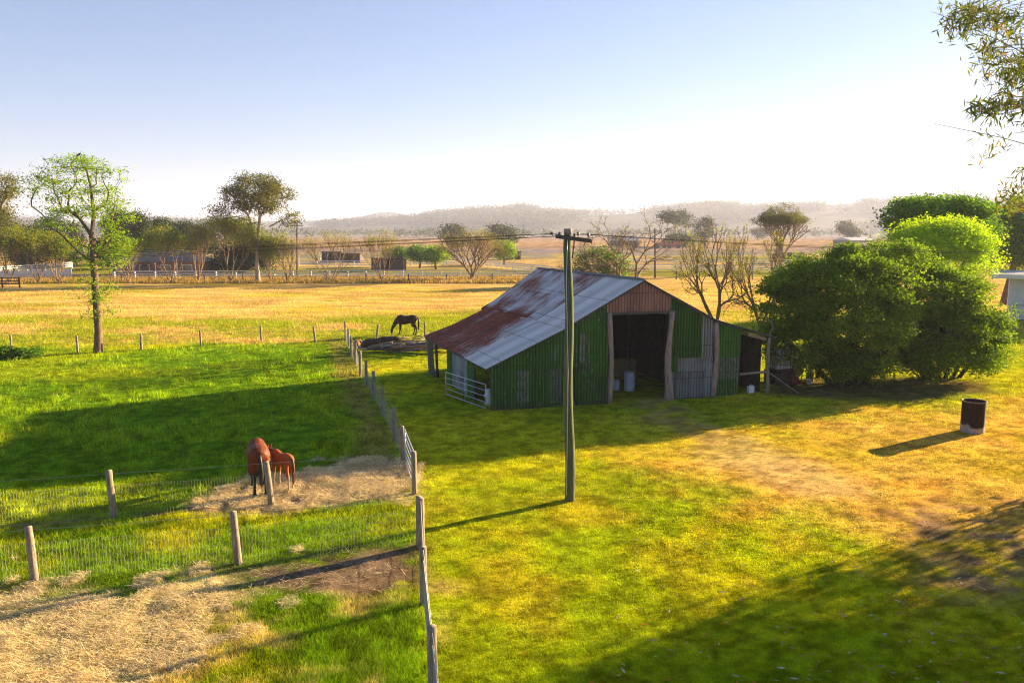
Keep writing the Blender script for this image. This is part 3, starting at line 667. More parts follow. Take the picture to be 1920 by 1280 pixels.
# right of the barn: tote, pallets, covers, rails
def cage_tote(c):
    t = thing('liquid_tote', 'white caged liquid tote standing on stacked dark pallets', 'tote', c); u_, v_ = bu, bv; hx, hy, h = .50, .45, 1.0
    mb = MB(); z0 = .1; mb.box(c+V(0, 0, z0+h/2), u_*hx*.93, v_*hy*.93, V(0, 0, h/2*.97)); mb.build('bottle', M['plastic'], t)
    mb = MB()
    for i in range(5):
        z = z0+h*i/4
        for (sa, sb) in (((-1, -1), (1, -1)), ((1, -1), (1, 1)), ((1, 1), (-1, 1)), ((-1, 1), (-1, -1))): mb.tube([c+u_*hx*sa[0]+v_*hy*sa[1]+V(0, 0, z), c+u_*hx*sb[0]+v_*hy*sb[1]+V(0, 0, z)], .013, 5)
    for i in range(6):
        f = i/5*2-1
        for g in (-1, 1): mb.tube([c+u_*hx*f+v_*hy*g+V(0, 0, z0), c+u_*hx*f+v_*hy*g+V(0, 0, z0+h)], .013, 5); mb.tube([c+u_*hx*g+v_*hy*f+V(0, 0, z0), c+u_*hx*g+v_*hy*f+V(0, 0, z0+h)], .013, 5)
    mb.build('cage', M['dsteel'], t); mb = MB(); mb.box(c+V(0, 0, .04), u_*hx, v_*hy, V(0, 0, .05)); mb.build('pallet_base', M['dsteel'], t)
    mb = MB(); mb.box(c-v_*(hy+.02)+V(0, 0, z0+.55), u_*.17, v_*.004, V(0, 0, .15)); mb.build('label_plate', M['labelp'], t)
M['labelp'] = simple('label_plate', (.10, .30, .22), (.5, .55, .45), 6, .5)
c0 = P2(1466, 722); c0[1] += .5
for k in range(5):
    c = c0+V(0, 0, k*.145); t = thing('pallet', ['dark timber pallet at the bottom of the stack under the tote', 'second dark pallet up in the stack under the tote', 'middle dark pallet of the stack under the tote', 'fourth dark pallet up in the stack under the tote', 'topmost dark pallet directly beneath the white tote'][k], 'pallet', c, 'pallets under the tote')
    mb = MB()
    for i in range(6): mb.box(c+bu*(-.5+.2*i)+V(0, 0, .128), bu*.07, bv*.5, V(0, 0, .011))
    mb.build('deck', M['darklog'], t); mb = MB()
    for i in (-1, 0, 1): mb.box(c+bv*.44*i+V(0, 0, .057), bu*.55, bv*.05, V(0, 0, .055))
    mb.build('bearer', M['darklog'], t)
cage_tote(c0+V(0, 0, .73))
# yellow green plastic hopper
t = thing('feed_hopper', 'yellow green plastic hopper beside the white tote', 'hopper', P2(1496, 716)); c = P2(1496, 716)+V(0, .3, .25)
mb = MB(); mb.tube([c, c+V(0, 0, .25), c+V(0, 0, .95), c+V(0, 0, 1.02)], [.18, .40, .42, .36], 10, flat=.8); mb.build('hopper_body', M['ygreen'], t); mb = MB()
for a in (-1, 1):
    for b_ in (-1, 1): mb = MB(); mb.bar(P2(1496, 716)+V(a*.2, .3+b_*.2, 0), c+V(a*.25, b_*.2, .3), .04, .04); mb.build('leg', M['dsteel'], t)
c = P2(1489, 722); mb = MB(); mb.tube([c+V(0, -.1, .24), c+V(.1, .55, .24)], .24, 20); o = mb.build('red_drum', M['reddrum'], None, True, org=c); tag(o, 'dull red drum lying on its side below the hopper', 'drum')
def bucket(label, c, r=.16, h=.3):
    t = thing('bucket', label, 'bucket', c); mb = MB(); mb.lathe(c, [(.001, 0), (r*.8, 0), (r, h), (r*1.06, h), (r*1.06, h-.02), (r*.97, h-.02), (r*.78, .02), (.001, .02)], 18); mb.build('bucket_body', M['plastic'], t, True)
    mb = MB(); mb.tube([c+V(r*math.cos(a), -.05, h-.02-.12*math.sin(a)) for a in np.linspace(0, math.pi, 8)], .006, 5); mb.build('handle', M['steel'], t)
c = P2(1522, 716)+V(0, .3, 0); mb = MB(); mb.tube([c, c+V(0, 0, .48)], [.22, .2], 9, jit=.05); o = mb.build('chopping_block', M['darklog'], None, org=c); tag(o, 'dark round log stump carrying a pale bucket', 'stump')
bucket('pale bucket standing on the dark stump by the shrub', c+V(0, 0, .48)); bucket('pale bucket on the ground below the dark stump', P2(1516, 720)+V(0, -.05, 0), .13, .26)
t = thing('rail_fence', 'dark timber post and rail fence between tote and shrub', 'fence', P2(1541, 712))
pa = P2(1541, 712)+V(0, .6, 0); pb = pa+V(-1.9, .5, 0); pc = pa+V(2.2, -.1, 0)
for p in (pa, pb, pc):
    mb = MB(); mb.tube([p-V(0, 0, .1), p+V(0, 0, 1.45)], [.13, .12], 8, jit=.06); mb.build('post', M['darklog'], t, True)
for z in (1.25, .62):
    mb = MB(); mb.bar(pb+V(-.2, -.12, z-.05), pa+V(0, -.12, z), .06, .12); mb.bar(pa+V(0, -.12, z), pc+V(.2, -.12, z), .06, .12); mb.build('rail', M['darklog'], t)

# ------------------------------------------------------------------ utility poles and wires
base = P2(1068, 938); top = D(1065, 430, base[1])
t = thing('utility_pole', 'tall green stained timber power pole standing on the lawn', 'power pole', base)
mb = MB(); n = 16; pts = [lerp(base-V(0, 0, .2), top, i/n)+V(.03*math.sin(i*.7), 0, 0)*(0 < i < n) for i in range(n+1)]; mb.tube(pts, [.155-.045*i/n for i in range(n+1)], 14, jit=.02); mb.build('post', M['pole'], t, True)
mb = MB(); mb.tube([top-V(0, 0, .14), top+V(0, 0, .02)], .118, 14); mb.build('pole_cap', M['rawpost'], t, True)
ea = D(1042, 443, base[1]-.17); eb = D(1109, 452, base[1]-.10); mb = MB(); mb.bar(ea, eb, .09, .11); mb.build('crossarm', M['dpost'], t)
mb = MB(); mb.bar(D(1077, 449, base[1]-.2), D(1073, 485, base[1]-.12), .03, .02); mb.build('arm_brace', M['dsteel'], t)
mb = MB(); mb.tube([top+V(-.02, -.12, -.3), top+V(-.04, -.13, -1.5), top+V(.03, -.15, -4), top+V(.02, -.17, -7.8)], .012, 5); mb.build('earth_wire', M['steel'], t)
INS = [(1034.5, 438, 0), (1049, 438, 1), (1077, 441, 1), (1084, 438, 1), (1103, 440, 1)]
ipts = []
for (px, py, onarm) in INS:
    p = D(px, py, base[1]-.14); ipts.append(p); foot_ = p-V(0, 0, .12) if onarm else p-V(-.06, 0, .1)
    mb = MB(); mb.tube([foot_, p], .01, 5); mb.tube([p-V(0, 0, .04), p-V(0, 0, .02), p+V(0, 0, .03), p+V(0, 0, .05)], [.045, .03, .035, .02], 10)
    if not onarm: mb.tube([foot_, ea+V(0, 0, .05)], .01, 5)
    mb.build('insulator', M['insul'], t, True)
def wire(a, b_, sag, label, r=.006, n=28, group='overhead power wires'):
    mb = MB(); mb.tube([lerp(a, b_, i/n)-V(0, 0, 4*sag*(i/n)*(1-i/n)) for i in range(n+1)], r, 4); o = mb.build('power_wire', M['cable'], None, True, org=a); tag(o, label, 'power wire', group)
LW = [(0, 'topmost overhead wire running left from the tip of the crossarm', 484-10), (1, 'second overhead wire down running left from the pole', 478), (2, 'third overhead wire down running left from the pole', 482), (4, 'lowest overhead wire running left from the pole', 486)]
for i, lb, yy_ in LW:
    a = ipts[i]; e = D(-700, 512+(yy_-480)*1.6, 27.0+i); wire(a, e, .05, lb)
for i, lb, yy_ in ((3, 'upper overhead wire running right from the pole past the bushes', 466), (4, 'lower overhead wire running right from the pole past the bushes', 469)):
    a = ipts[i]; e = D(2300, 478+(yy_-466)*1.5, 24.0+i*.2); wire(a, e, .16, lb)
def farpole(px, by, ty, label):
    b0 = P2(px, by); t0 = D(px, ty, b0[1]); t = thing('utility_pole', label, 'power pole', b0); mb = MB(); mb.tube([b0, t0], [.16, .12], 8); mb.build('post', M['dpost'], t, True)
    mb = MB(); mb.bar(t0+V(-1.0, 0, -.5), t0+V(1.0, 0, -.5), .1, .12); mb.build('crossarm', M['dpost'], t)
    for k in (-.8, 0, .8): mb = MB(); mb.cyl(t0+V(k, 0, -.44), .05, .2, 6); mb.build('insulator', M['insul'], t)
farpole(557, 521, 418, 'slim distant power pole right of the tall gum tree'); farpole(1228, 521, 428, 'slim distant power pole behind the bare tree')

# ------------------------------------------------------------------ fences
def fpost(mb, p, h, r, lean=(0, 0), jit=.07, n=9):
    k = 5; mb.tube([p+V(lean[0]*i/k, lean[1]*i/k, -.15+(h+.15)*i/k) for i in range(k+1)], [r*(1.12-.14*i/k) for i in range(k+1)], n, jit=jit)
def netting(mb, a, b_, h, dx=.075, r=.0018, hz=(0, .16, .34, .52, .72, .92)):
    L_ = np.linalg.norm(b_-a); n = max(2, int(L_/dx))
    for i in range(n): 
        p = lerp(a, b_, (i+.5)/n); q_ = p+V(0, 0, h); mb.add([p+V(-r, 0, .03), p+V(r, 0, .03), q_+V(r, 0, 0), q_+V(-r, 0, 0)], [(0, 1, 2, 3)]) if False else mb.tube([p+V(0, 0, .03), q_], r, 3, cap=False)
    for z in hz:
        if z <= h+.01: mb.tube([a+V(0, 0, max(z, .03)), b_+V(0, 0, max(z, .03))], r*1.1, 3, cap=False)
def fence(name, label, pts, h, r, mat, net=0, wires=(), leans=None, netr=.0018, wr=.005, group=None, cat='fence'):
    t = thing(name, label, cat, pts[0], group); 
    for i, p in enumerate(pts):
        mb = MB(); ln = leans[i] if leans else (random.uniform(-.04, .04), random.uniform(-.04, .04)); fpost(mb, p, h*random.uniform(.97, 1.04), r*random.uniform(.9, 1.1), ln); mb.build('post', M[mat], t, True)
    if net:
        mb = MB()
        for a, b_ in zip(pts[:-1], pts[1:]): netting(mb, a, b_, net, r=netr)
        mb.build('wire_netting', M['wire'], t)
    mb = MB()
    for z in wires:
        for a, b_ in zip(pts[:-1], pts[1:]): mb.tube([a+V(0, 0, z), lerp(a, b_, .5)+V(0, 0, z-.015), b_+V(0, 0, z)], wr, 4, cap=False)
    if wires: mb.build('strained_wire', M['wire'], t)
    return t
fence('paddock_fence', 'long grey post and netting fence running from gate to barn yard', FA[::-1], 1.33, .075, 'post', net=.95, wires=(1.25,), leans=[(0, 0)]*len(FA))
c1 = [P2(214, 970), P2(510, 947)]; step = c1[1]-c1[0]
fence('cross_fence', 'post and netting fence in front of the mare and foal', [c1[0]-step*2, c1[0]-step, c1[0], c1[1], P2(777, 926)], 1.33, .085, 'post', net=.95, wires=(1.28,), leans=[(0, 0), (0, 0), (-.06, 0), (-.12, 0), (0, 0)])
c2 = [P2(66, 1090), P2(447, 1057), P2(787, 1022)]; step = c2[1]-c2[0]
fence('cross_fence', 'nearest post and netting fence beside the strewn hay', [c2[0]-step*2, c2[0]-step]+c2, 1.33, .09, 'post', net=.95, wires=(1.25,), leans=[(0, 0), (0, 0), (-.05, 0), (-.07, 0), (0, 0)])
fence('yard_fence', 'grey fence seen end on at the bottom of the picture', [P2(787, 1022)+V(.06, -.15, 0), P2(795, 1134), P2(812, 1312), V(-.8, 9.2, 0)], 1.33, .085, 'post', net=1.0, wires=(1.05, 1.28), leans=[(0, 0)]*4, netr=.003, wr=.008)
bx = [(-90, 664), (22, 659), (146, 661), (265, 655), (377, 648), (490, 640), (592, 641), (705, 637), (797, 632), (890, 625)]
fence('far_paddock_fence', 'old leaning post and wire fence across behind the paddock', [P2(*p) for p in bx], 1.12, .075, 'post', wires=(.4, .75, 1.05), wr=.006, leans=[(0, 0), (0, 0), (0, 0), (.03, 0), (-.02, 0), (0, 0), (-.13, 0), (.2, 0), (0, 0), (0, 0)])
# dark wire fence by the road
pts = []
xw = -92.
while xw < 12: pts.append(V(xw, 124.5+.01*xw, 0)); xw += random.uniform(5.5, 7.5)
fence('roadside_fence', 'dark post and wire fence along the far edge of the golden field', pts, 1.35, .10, 'dpost', wires=(.5, .9, 1.25), wr=.02)
pts = []; xw = 14.
while xw < 80: pts.append(V(xw, 130+.03*xw, 0)); xw += random.uniform(6, 8)
fence('roadside_fence', 'dark post and wire fence in the brown verge right of the barn', pts, 1.35, .10, 'dpost', wires=(.5, .9, 1.25), wr=.02)
def white_fence(label, pts, h=1.3, rails=(.45, .85, 1.25), sp=3.0, w_=.20):
    t = thing('white_rail_fence', label, 'fence', pts[0], 'white rail fences of the far paddocks'); posts = []
    for a, b_ in zip(pts[:-1], pts[1:]):
        n = max(1, int(np.linalg.norm(b_-a)/sp))
        for i in range(n): posts.append(lerp(a, b_, i/n))
    posts.append(pts[-1]); posts = posts[:95]
    m0 = None
    for p in posts:
        if m0 is None: mb = MB(); mb.box(p+V(0, 0, h/2), V(w_/2, 0, 0), V(0, w_/2, 0), V(0, 0, h/2)); m0 = mb.build('post', M['white'], t); p0 = p
        else: c_ = m0.copy(); COL.objects.link(c_); c_.parent = t; c_.location = tuple(p-p0)
    for z in rails:
        mb = MB()
        for a, b_ in zip(pts[:-1], pts[1:]): mb.bar(a+V(0, -.09, z), b_+V(0, -.09, z), .05, .17)
        mb.build('rail', M['white'], t)
    return t
white_fence('white rail fence along the near side of the road', [P2(215, 523), P2(480, 522), P2(720, 521), P2(1005, 520)])
white_fence('white rail fence in front of the dark field shelters', [P2(560, 499), P2(700, 500.5), P2(870, 497)], sp=4)
white_fence('white rail fence slanting down towards the barn roof', [P2(868, 495), P2(940, 503), P2(1035, 512)], sp=2.6)
white_fence('white rail fence behind the vase shaped tree', [P2(560, 487), P2(760, 487), P2(1035, 486)], sp=5)
white_fence('farthest white rail fence left of the near power pole', [P2(930, 476), P2(1045, 476)], sp=5)
white_fence('white rail fence just behind the bare trees', [P2(1085, 509), P2(1300, 509), P2(1640, 512)], sp=3.4)
white_fence('white rail fence in the middle of the right paddocks', [P2(1085, 495), P2(1300, 494), P2(1450, 497), P2(1560, 499)], sp=4.5)
white_fence('farthest white rail fence below the distant homestead', [P2(1085, 481), P2(1300, 480), P2(1440, 482)], sp=6)
white_fence('white rail fence climbing above the pale wall at the left edge', [P2(-60, 516), P2(60, 509), P2(135, 503)], sp=3.4)
# pale screen wall at the left edge
t = thing('screen_wall', 'pale lavender white panel wall at the far left', 'wall', P2(0, 527)); mb = MB(); a = P2(-120, 528); b_ = P2(135, 522)
n = 30
for i in range(n): 
    p = lerp(a, b_, (i+.5)/n); d_ = (b_-a)/n/2; mb.box(p+V(0, 0, .8), d_*.985, V(0, .03, 0), V(0, 0, .8))
mb.build('panel', M['wall_white'], t)
for i in range(0, n+1, 2): mb = MB(); p = lerp(a, b_, i/n); mb.box(p+V(0, -.07, .83), V(.05, 0, 0), V(0, .03, 0), V(0, 0, .83)); mb.build('post', M['white'], t)
# low dark yard rails at the left edge
t = thing('yard_rail', 'dark broken timber rails at the left end of the verge', 'fence', P2(-20, 545)); 
for px in (-60, -22, 5, 37): mb = MB(); mb.bar(P2(px, 540), P2(px, 540)+V(0, 0, 1.5), .16, .16, up=(0, 1, 0)); mb.build('post', M['darklog'], t)
for z in (.6, 1.0, 1.4): mb = MB(); mb.bar(P2(-60, 540)+V(0, -.12, z), P2(37, 540)+V(0, -.12, z), .06, .14); mb.build('rail', M['darklog'], t)

# road
mb = MB(); ra = [V(-130, 139.5, .1), V(-60, 139.5, .1), V(-20, 140, .1), V(12, 141, .1)]; vv = []
for p in ra: vv += [p, p+V(0, 5.0, 0)]
mb.add(vv, [(0, 2, 3, 1), (2, 4, 5, 3), (4, 6, 7, 5)]); M['asphalt'] = simple('old_asphalt', (.14, .14, .15), (.22, .21, .21), 2, .9)
o = mb.build('road', M['asphalt']); tag(o, kind='structure')

# ------------------------------------------------------------------ trees
def skeleton(trunks, att, k=.45, up=.25, seed=1, segl=None):
    """branches grown from the trunk nodes to every attractor; returns node arrays"""
    rg = np.random.default_rng(seed); P = []; par = []; ln = []
    for tr in trunks:
        st = -1
        if P and len(tr) and tr[0] is None:      # starts from the nearest existing node
            tr = tr[1:]; st = int(np.argmin([np.linalg.norm(p-tr[0]) for p in P]))
        for i, p in enumerate(tr):
            P.append(np.array(p, float)); par.append(st); ln.append(0 if st < 0 else ln[st]+np.linalg.norm(P[-1]-P[st])); st = len(P)-1
    ntr = len(P); att = np.asarray(att, float)
    roots = [0]
    d0 = np.min(np.linalg.norm(att[:, None]-np.array(P)[None], axis=2), axis=1); order = np.argsort(d0+rg.normal(0, .08, len(att))*d0.mean()); tips = []
    for ai in order:
        a = att[ai]; PA = np.array(P); d = a-PA; dist = np.linalg.norm(d, axis=1)
        cost = dist + k*np.array(ln) + np.where(d[:, 2] < 0, -d[:, 2]*up*2, 0)
        cost[:max(1, min(ntr, 2))] += dist.mean()*.3
        j = int(np.argmin(cost)); L_ = dist[j]; n = int(min(6, max(2, L_/(segl or 1.0))))
        pd = nrm(P[j]-P[par[j]]) if par[j] >= 0 else V(0, 0, 1); ctl = P[j] + (pd*.35+nrm(a-P[j])*.5+V(0, 0, .1*up))*L_*.5
        cur = j
        for i in range(1, n+1):
            f = i/n; q_ = (1-f)**2*P[j]+2*f*(1-f)*ctl+f*f*a
            if i < n: q_ = q_+rg.normal(0, .045*L_, 3)
            P.append(q_); par.append(cur); ln.append(ln[cur]+np.linalg.norm(q_-P[cur])); cur = len(P)-1
        tips.append(cur)
    return np.array(P), par, tips
def woody(P, par, rt, rbase, sides=(8, 4), power=2.3):
    n = len(P); ch = [[] for _ in range(n)]
    for i, p in enumerate(par):
        if p >= 0: ch[p].append(i)
    r = np.zeros(n)
    for i in range(n-1, -1, -1): r[i] = max(rt, (sum(r[c]**power for c in ch[i]))**(1/power)) if ch[i] else rt
    scale = rbase/max(r.max(), 1e-6); r = np.where(r > rt*1.5, rt+(r-rt)*(rbase-rt)/max(r.max()-rt, 1e-6), r)
    mb = MB(); done = set()
    for i in range(n):
        starts = [i] if par[i] < 0 else []
        if ch[i]:
            big = max(ch[i], key=lambda c: r[c]); starts += [c for c in ch[i] if c != big]
        for s in starts:
            chain = ([par[s]] if par[s] >= 0 else [])+[s]; c = s
            while ch[c]: c = max(ch[c], key=lambda q_: r[q_]); chain.append(c)
            rr = [r[j] for j in chain]
            if par[s] >= 0: rr[0] = min(rr[0], rr[1]*1.3)
            if par[s] < 0: rr[0] *= 1.35
            ns = sides[0] if rr[0] > rbase*.45 else (5 if rr[0] > rbase*.15 else sides[1]-1 if rr[0] < rt*3 else sides[1])
            mb.tube([P[j] for j in chain], rr, max(3, ns), cap=False, jit=.06 if rr[0] > .1 else 0)
    return mb
def leafmesh(name, cen, size, mat, parent, seed, spread, per, aspect=.55, droop=0.0, tint=None, up=.3):
    rg = np.random.default_rng(seed); n = len(cen)*per; c = np.repeat(cen, per, 0)+rg.normal(0, 1, (n, 3))*np.asarray(spread)
    s = size*rg.uniform(.6, 1.3, n); d = rg.normal(0, 1, (n, 3)); d[:, 2] = d[:, 2]*.7-droop*1.5; d /= np.linalg.norm(d, axis=1)[:, None]
    e = rg.normal(0, 1, (n, 3)); e[:, 2] *= (1-up); e -= d*np.sum(d*e, 1)[:, None]; e /= np.linalg.norm(e, axis=1)[:, None]+1e-9
    a = c-d*s[:, None]*.5; b_ = c+d*s[:, None]*.5; l = c+e*s[:, None]*aspect*.5; r_ = c-e*s[:, None]*aspect*.5
    v = np.stack([a, l, b_, r_], 1).reshape(-1, 3); o = mkobj(name, v, None, mat, parent, quads=np.arange(4*n).reshape(n, 4))
    base = np.repeat(rg.uniform(0, 1, len(cen)), per)
    t = np.clip(.5*base+.5*rg.uniform(0, 1, n), 0, 1) if tint is None else tint(c, rg)
    at = o.data.attributes.new('tint', 'FLOAT', 'POINT'); at.data.foreach_set('value', np.repeat(t, 4).astype(np.float32)); return o
def inblobs(blobs, n, rg, shell=.0):
    vol = np.array([b[1][0]*b[1][1]*b[1][2] for b in blobs]); vol = vol**(.75); k = rg.choice(len(blobs), n, p=vol/vol.sum()); out = []
    for i in k:
        c, r = blobs[i]; d = nrm(rg.normal(0, 1, 3)); u_ = rg.random()**(1/3); u_ = shell+(1-shell)*u_
        out.append(np.array(c)+d*u_*np.array(r))
    return np.array(out)
def tree(name, label, base, blobs, natt, leaf, lsize, per, spread, bark='bark', rb=.3, rt=.02, trunks=None, k=.45, shell=.2, seed=1, group=None, droop=0, up=.25, segl=None, cat='tree', leafskip=0.0, aspect=.55, extra=None, crown='crown', power=2.3):
    rg = np.random.default_rng(seed); t = thing(name, label, cat, base, group)
    att = inblobs(blobs, natt, rg, shell); att[:, 2] = np.maximum(att[:, 2], .15)
    if trunks is None:
        c = np.mean([b[0] for b in blobs], 0); zt = min(b[0][2]-b[1][2]*.6 for b in blobs); zt = max(zt, .5)
        tp = V(base[0]*.6+c[0]*.4, base[1]*.6+c[1]*.4, zt); trunks = [[base-V(0, 0, .1), lerp(base, tp, .5)+V(rg.normal(0, .1), 0, 0), tp]]
    P, par, tips = skeleton(trunks, att, k, up, seed, segl); woody(P, par, rt, rb, power=power).build('trunk', M[bark], t, True)
    if leaf:
        cen = P[tips]
        if leafskip: cen = cen[rg.random(len(cen)) > leafskip]
        if extra: cen = np.concatenate([cen, inblobs(blobs, extra, rg, shell)])
        leafmesh(crown, cen, lsize, M[leaf], t, seed+5, spread, per, droop=droop, aspect=aspect)
    return t
def blob(px, py, Y, rx, rz, ry=None):            # crown lobe surveyed at a distance Y; radii in metres from picture size
    s = Y/FOC; c = D(px, py, Y); return (c, (rx*s, (ry or rx)*s, rz*s))
def at(px, py): return P2(px, py)

def puffy(name, label, base, blobs, npuff, pr, leaf, lsize, per, bark='dbark', rb=.3, rt=.02, trunks=None, seed=1, cat='tree', crown='crown', k=.3, shell=.72, upb=.35, segl=1.1):
    rg = np.random.default_rng(seed); t = thing(name, label, cat, base)
    c = inblobs(blobs, npuff, rg, shell); c[:, 2] = np.maximum(c[:, 2], .35); r = rg.uniform(pr[0], pr[1], npuff)
    P, par, tips = skeleton(trunks, c, k, .25, seed, segl); woody(P, par, rt, rb).build('trunk', M[bark], t, True)
    n = npuff*per; cc = np.repeat(c, per, 0); rr = np.repeat(r, per); d = rg.normal(0, 1, (n, 3)); d[:, 2] += upb; d /= np.linalg.norm(d, axis=1)[:, None]
    lump = .75+.5*vnoise(d[:, 0]*2.3+cc[:, 0]*3, d[:, 1]*2.3+d[:, 2]*2.9+cc[:, 1]*3); u_ = rg.random(n)**.4
    d[:, 2] = np.where((d[:, 2] < -.15) & (cc[:, 2] > 1.9), -d[:, 2]*.6, d[:, 2]); p = cc+d*(rr*lump*u_)[:, None]*V(1.15, 1.15, .75); p[:, 2] = np.maximum(p[:, 2], .06)
    leafmesh(crown, p, lsize, M[leaf], t, seed+3, (.03, .03, .03), 1, droop=-.25)
    return t
# near left tree: tall, sparse, fresh green
b0 = at(184, 660); Y = b0[1]
T0 = [b0-V(0, 0, .2), D(184, 620, Y), D(180, 560, Y), D(176, 500, Y), D(172, 440, Y), D(165, 425, Y)]
T1 = [None, D(170, 440, Y), D(150, 410, Y-.4), D(130, 395, Y-.8)]; T2 = [None, D(172, 440, Y), D(176, 400, Y+.3), D(170, 350, Y+.4)]; T3 = [None, D(172, 470, Y), D(200, 450, Y+.4), D(225, 425, Y+.6)]
bl = [blob(150, 330, Y, 75, 36), blob(80, 350, Y, 36, 26), blob(205, 330, Y, 28, 18), blob(165, 380, Y, 70, 30), blob(215, 400, Y, 34, 26), blob(60, 345, Y, 20, 12), blob(150, 305, Y, 40, 14),
      blob(225, 440, Y, 34, 26), blob(190, 490, Y, 40, 26), blob(175, 540, Y, 40, 28), blob(182, 588, Y, 34, 14), blob(150, 470, Y, 26, 30), blob(215, 460, Y, 30, 24), blob(120, 410, Y, 40, 22), blob(90, 385, Y, 34, 12)]
tree('roadside_tree', 'tall sparse fresh green tree standing in the fence at left', b0, bl, 340, 'leaf_lime', .15, 38, (.36, .36, .12), 'bark', .24, .013, [T0, T1, T2, T3], k=.35, shell=.35, seed=3, segl=.8, aspect=.5, power=2.1)
o = MB(); c = D(146, 291, Y); o.tube([c+V(-.16, 0, -.10), c, c+V(.10, 0, .06), c+V(.17, 0, .12), c+V(.24, 0, .11)], [.015, .06, .06, .045, .005], 8); bo = o.build('bird', M['cable'], None, True, org=c); tag(bo, 'small dark bird perched on the top twig of the left tree', 'bird')

# big gum
def gum(label, px, by, blobs, seed, natt=260, lf='leaf_gum', lsz=.30, per=55, rb=.45, spread=(.6, .6, .42), group=None, trunks=None, name='gum_tree', bark='palebark', rt=.035, k=.5, shell=.45, leafskip=.0):
    b_ = at(px, by); Y = b_[1]; bb = [blob(a, c, Y, r1, r2) for a, c, r1, r2 in blobs]
    tr = [[b_-V(0, 0, .2)]+[D(a, c, Y+dd) if i == 0 else D(a, c, Y+dd) for i, (a, c, dd) in enumerate(tt)] for tt in (trunks or [])] or None
    if tr: tr = [tr[0]]+[[None]+x[1:] for x in tr[1:]]
    return tree(name, label, b_, bb, natt, lf, lsz, per, spread, bark, rb, rt, tr, k=k, shell=shell, seed=seed, group=group, leafskip=leafskip)
gum('tallest round topped gum tree with pale forked trunk at the verge', 484, 529, [(478, 350, 40, 24), (442, 376, 34, 22), (515, 370, 34, 24), (480, 365, 60, 24), (412, 402, 22, 15), (541, 412, 18, 14), (480, 385, 40, 16), (396, 396, 10, 8), (525, 428, 14, 8), (500, 340, 20, 12)], 11, 330,
    trunks=[[(482, 500, 0), (482, 470, 0), (478, 440, 0), (470, 415, 0)], [(482, 500, 0), (495, 460, 1), (505, 425, 1)], [(482, 490, 0), (484, 440, -1), (488, 400, -1)]], rb=.34, per=46, spread=(.62, .62, .36), bark='palebark', shell=.55, k=.3)
gum('gum tree cut by the left edge of the picture', -25, 530, [(-20, 350, 40, 30), (5, 385, 26, 22), (-30, 400, 40, 26), (15, 430, 22, 12), (20, 340, 14, 10), (-5, 420, 34, 16)], 12, 220)
# verge shrubs: many thin stems
def coppice(label, px, by, top, wpx, seed, lf, per, group=None):
    b_ = at(px, by); dense = per >= 26
    return forked_later.append((label, b_, (px-wpx*1.05, px+wpx*1.05, top), seed, lf, per, group, dense))
forked_later = []
VG = 'thin stemmed trees along the verge'
for a in [('thin stemmed olive tree above the dark rails at the left edge', 18, 534, 425, 30, 21, 'leaf_olive', 26), ('leaning pale stemmed tree before the pale wall', 70, 532, 432, 34, 22, 'leaf_olive', 30),
          ('thin tree between the pale wall and the near left tree', 108, 531, 440, 26, 23, 'leaf_olive', 26), ('thin leafless stems rising before the dark brick house', 240, 530, 455, 30, 24, 'leaf_olive', 10),
          ('orange tinged bushy tree before the dark brick house', 322, 531, 420, 44, 25, 'leaf_olive', 34), ('grey twiggy tree between orange bush and olive bush', 372, 530, 415, 24, 26, 'leaf_tips', 12),
          ('wide olive yellow tree left of the tall gum trunk', 432, 530, 405, 48, 27, 'leaf_olive', 46), ('short olive tree directly behind the tall gum trunk', 508, 529, 440, 30, 28, 'leaf_olive', 30),
          ('bare leaning stems beside the slim distant power pole', 540, 529, 440, 26, 29, 'leaf_tips', 5), ('open fan of bare stems left of the field shelter', 622, 528, 432, 56, 30, 'leaf_tips', 10),
          ('slender fan of stems in front of the dark field shelter', 716, 527, 430, 40, 31, 'leaf_tips', 10)]:
    coppice(*a, group=VG)
# rounded green trees in the paddocks
for i, (px, by, cy_, rx, rz, lb, lf) in enumerate([(745, 500, 474, 24, 11, 'low rounded green tree leftmost of the row behind the shelter', 'leaf_green'), (787, 503, 474, 22, 14, 'darkest rounded green tree in the middle of the row', 'leaf_green'), (818, 505, 477, 22, 14, 'rounded bright green tree rightmost of the row', 'leaf_lime'),
        (945, 497, 467, 20, 15, 'rounded green tree right of the vase shaped tree', 'leaf_lime')]):
    b_ = at(px, by); Y = b_[1]; tree('round_tree', lb, b_, [blob(px, cy_, Y, rx, rz), blob(px-rx*.5, cy_+3, Y, rx*.6, rz*.7), blob(px+rx*.5, cy_+4, Y, rx*.6, rz*.6)], 110, lf, .34, 60, (.55, .55, .4), 'bark', .22, .03, seed=40+i, shell=.4, group='rounded paddock trees')
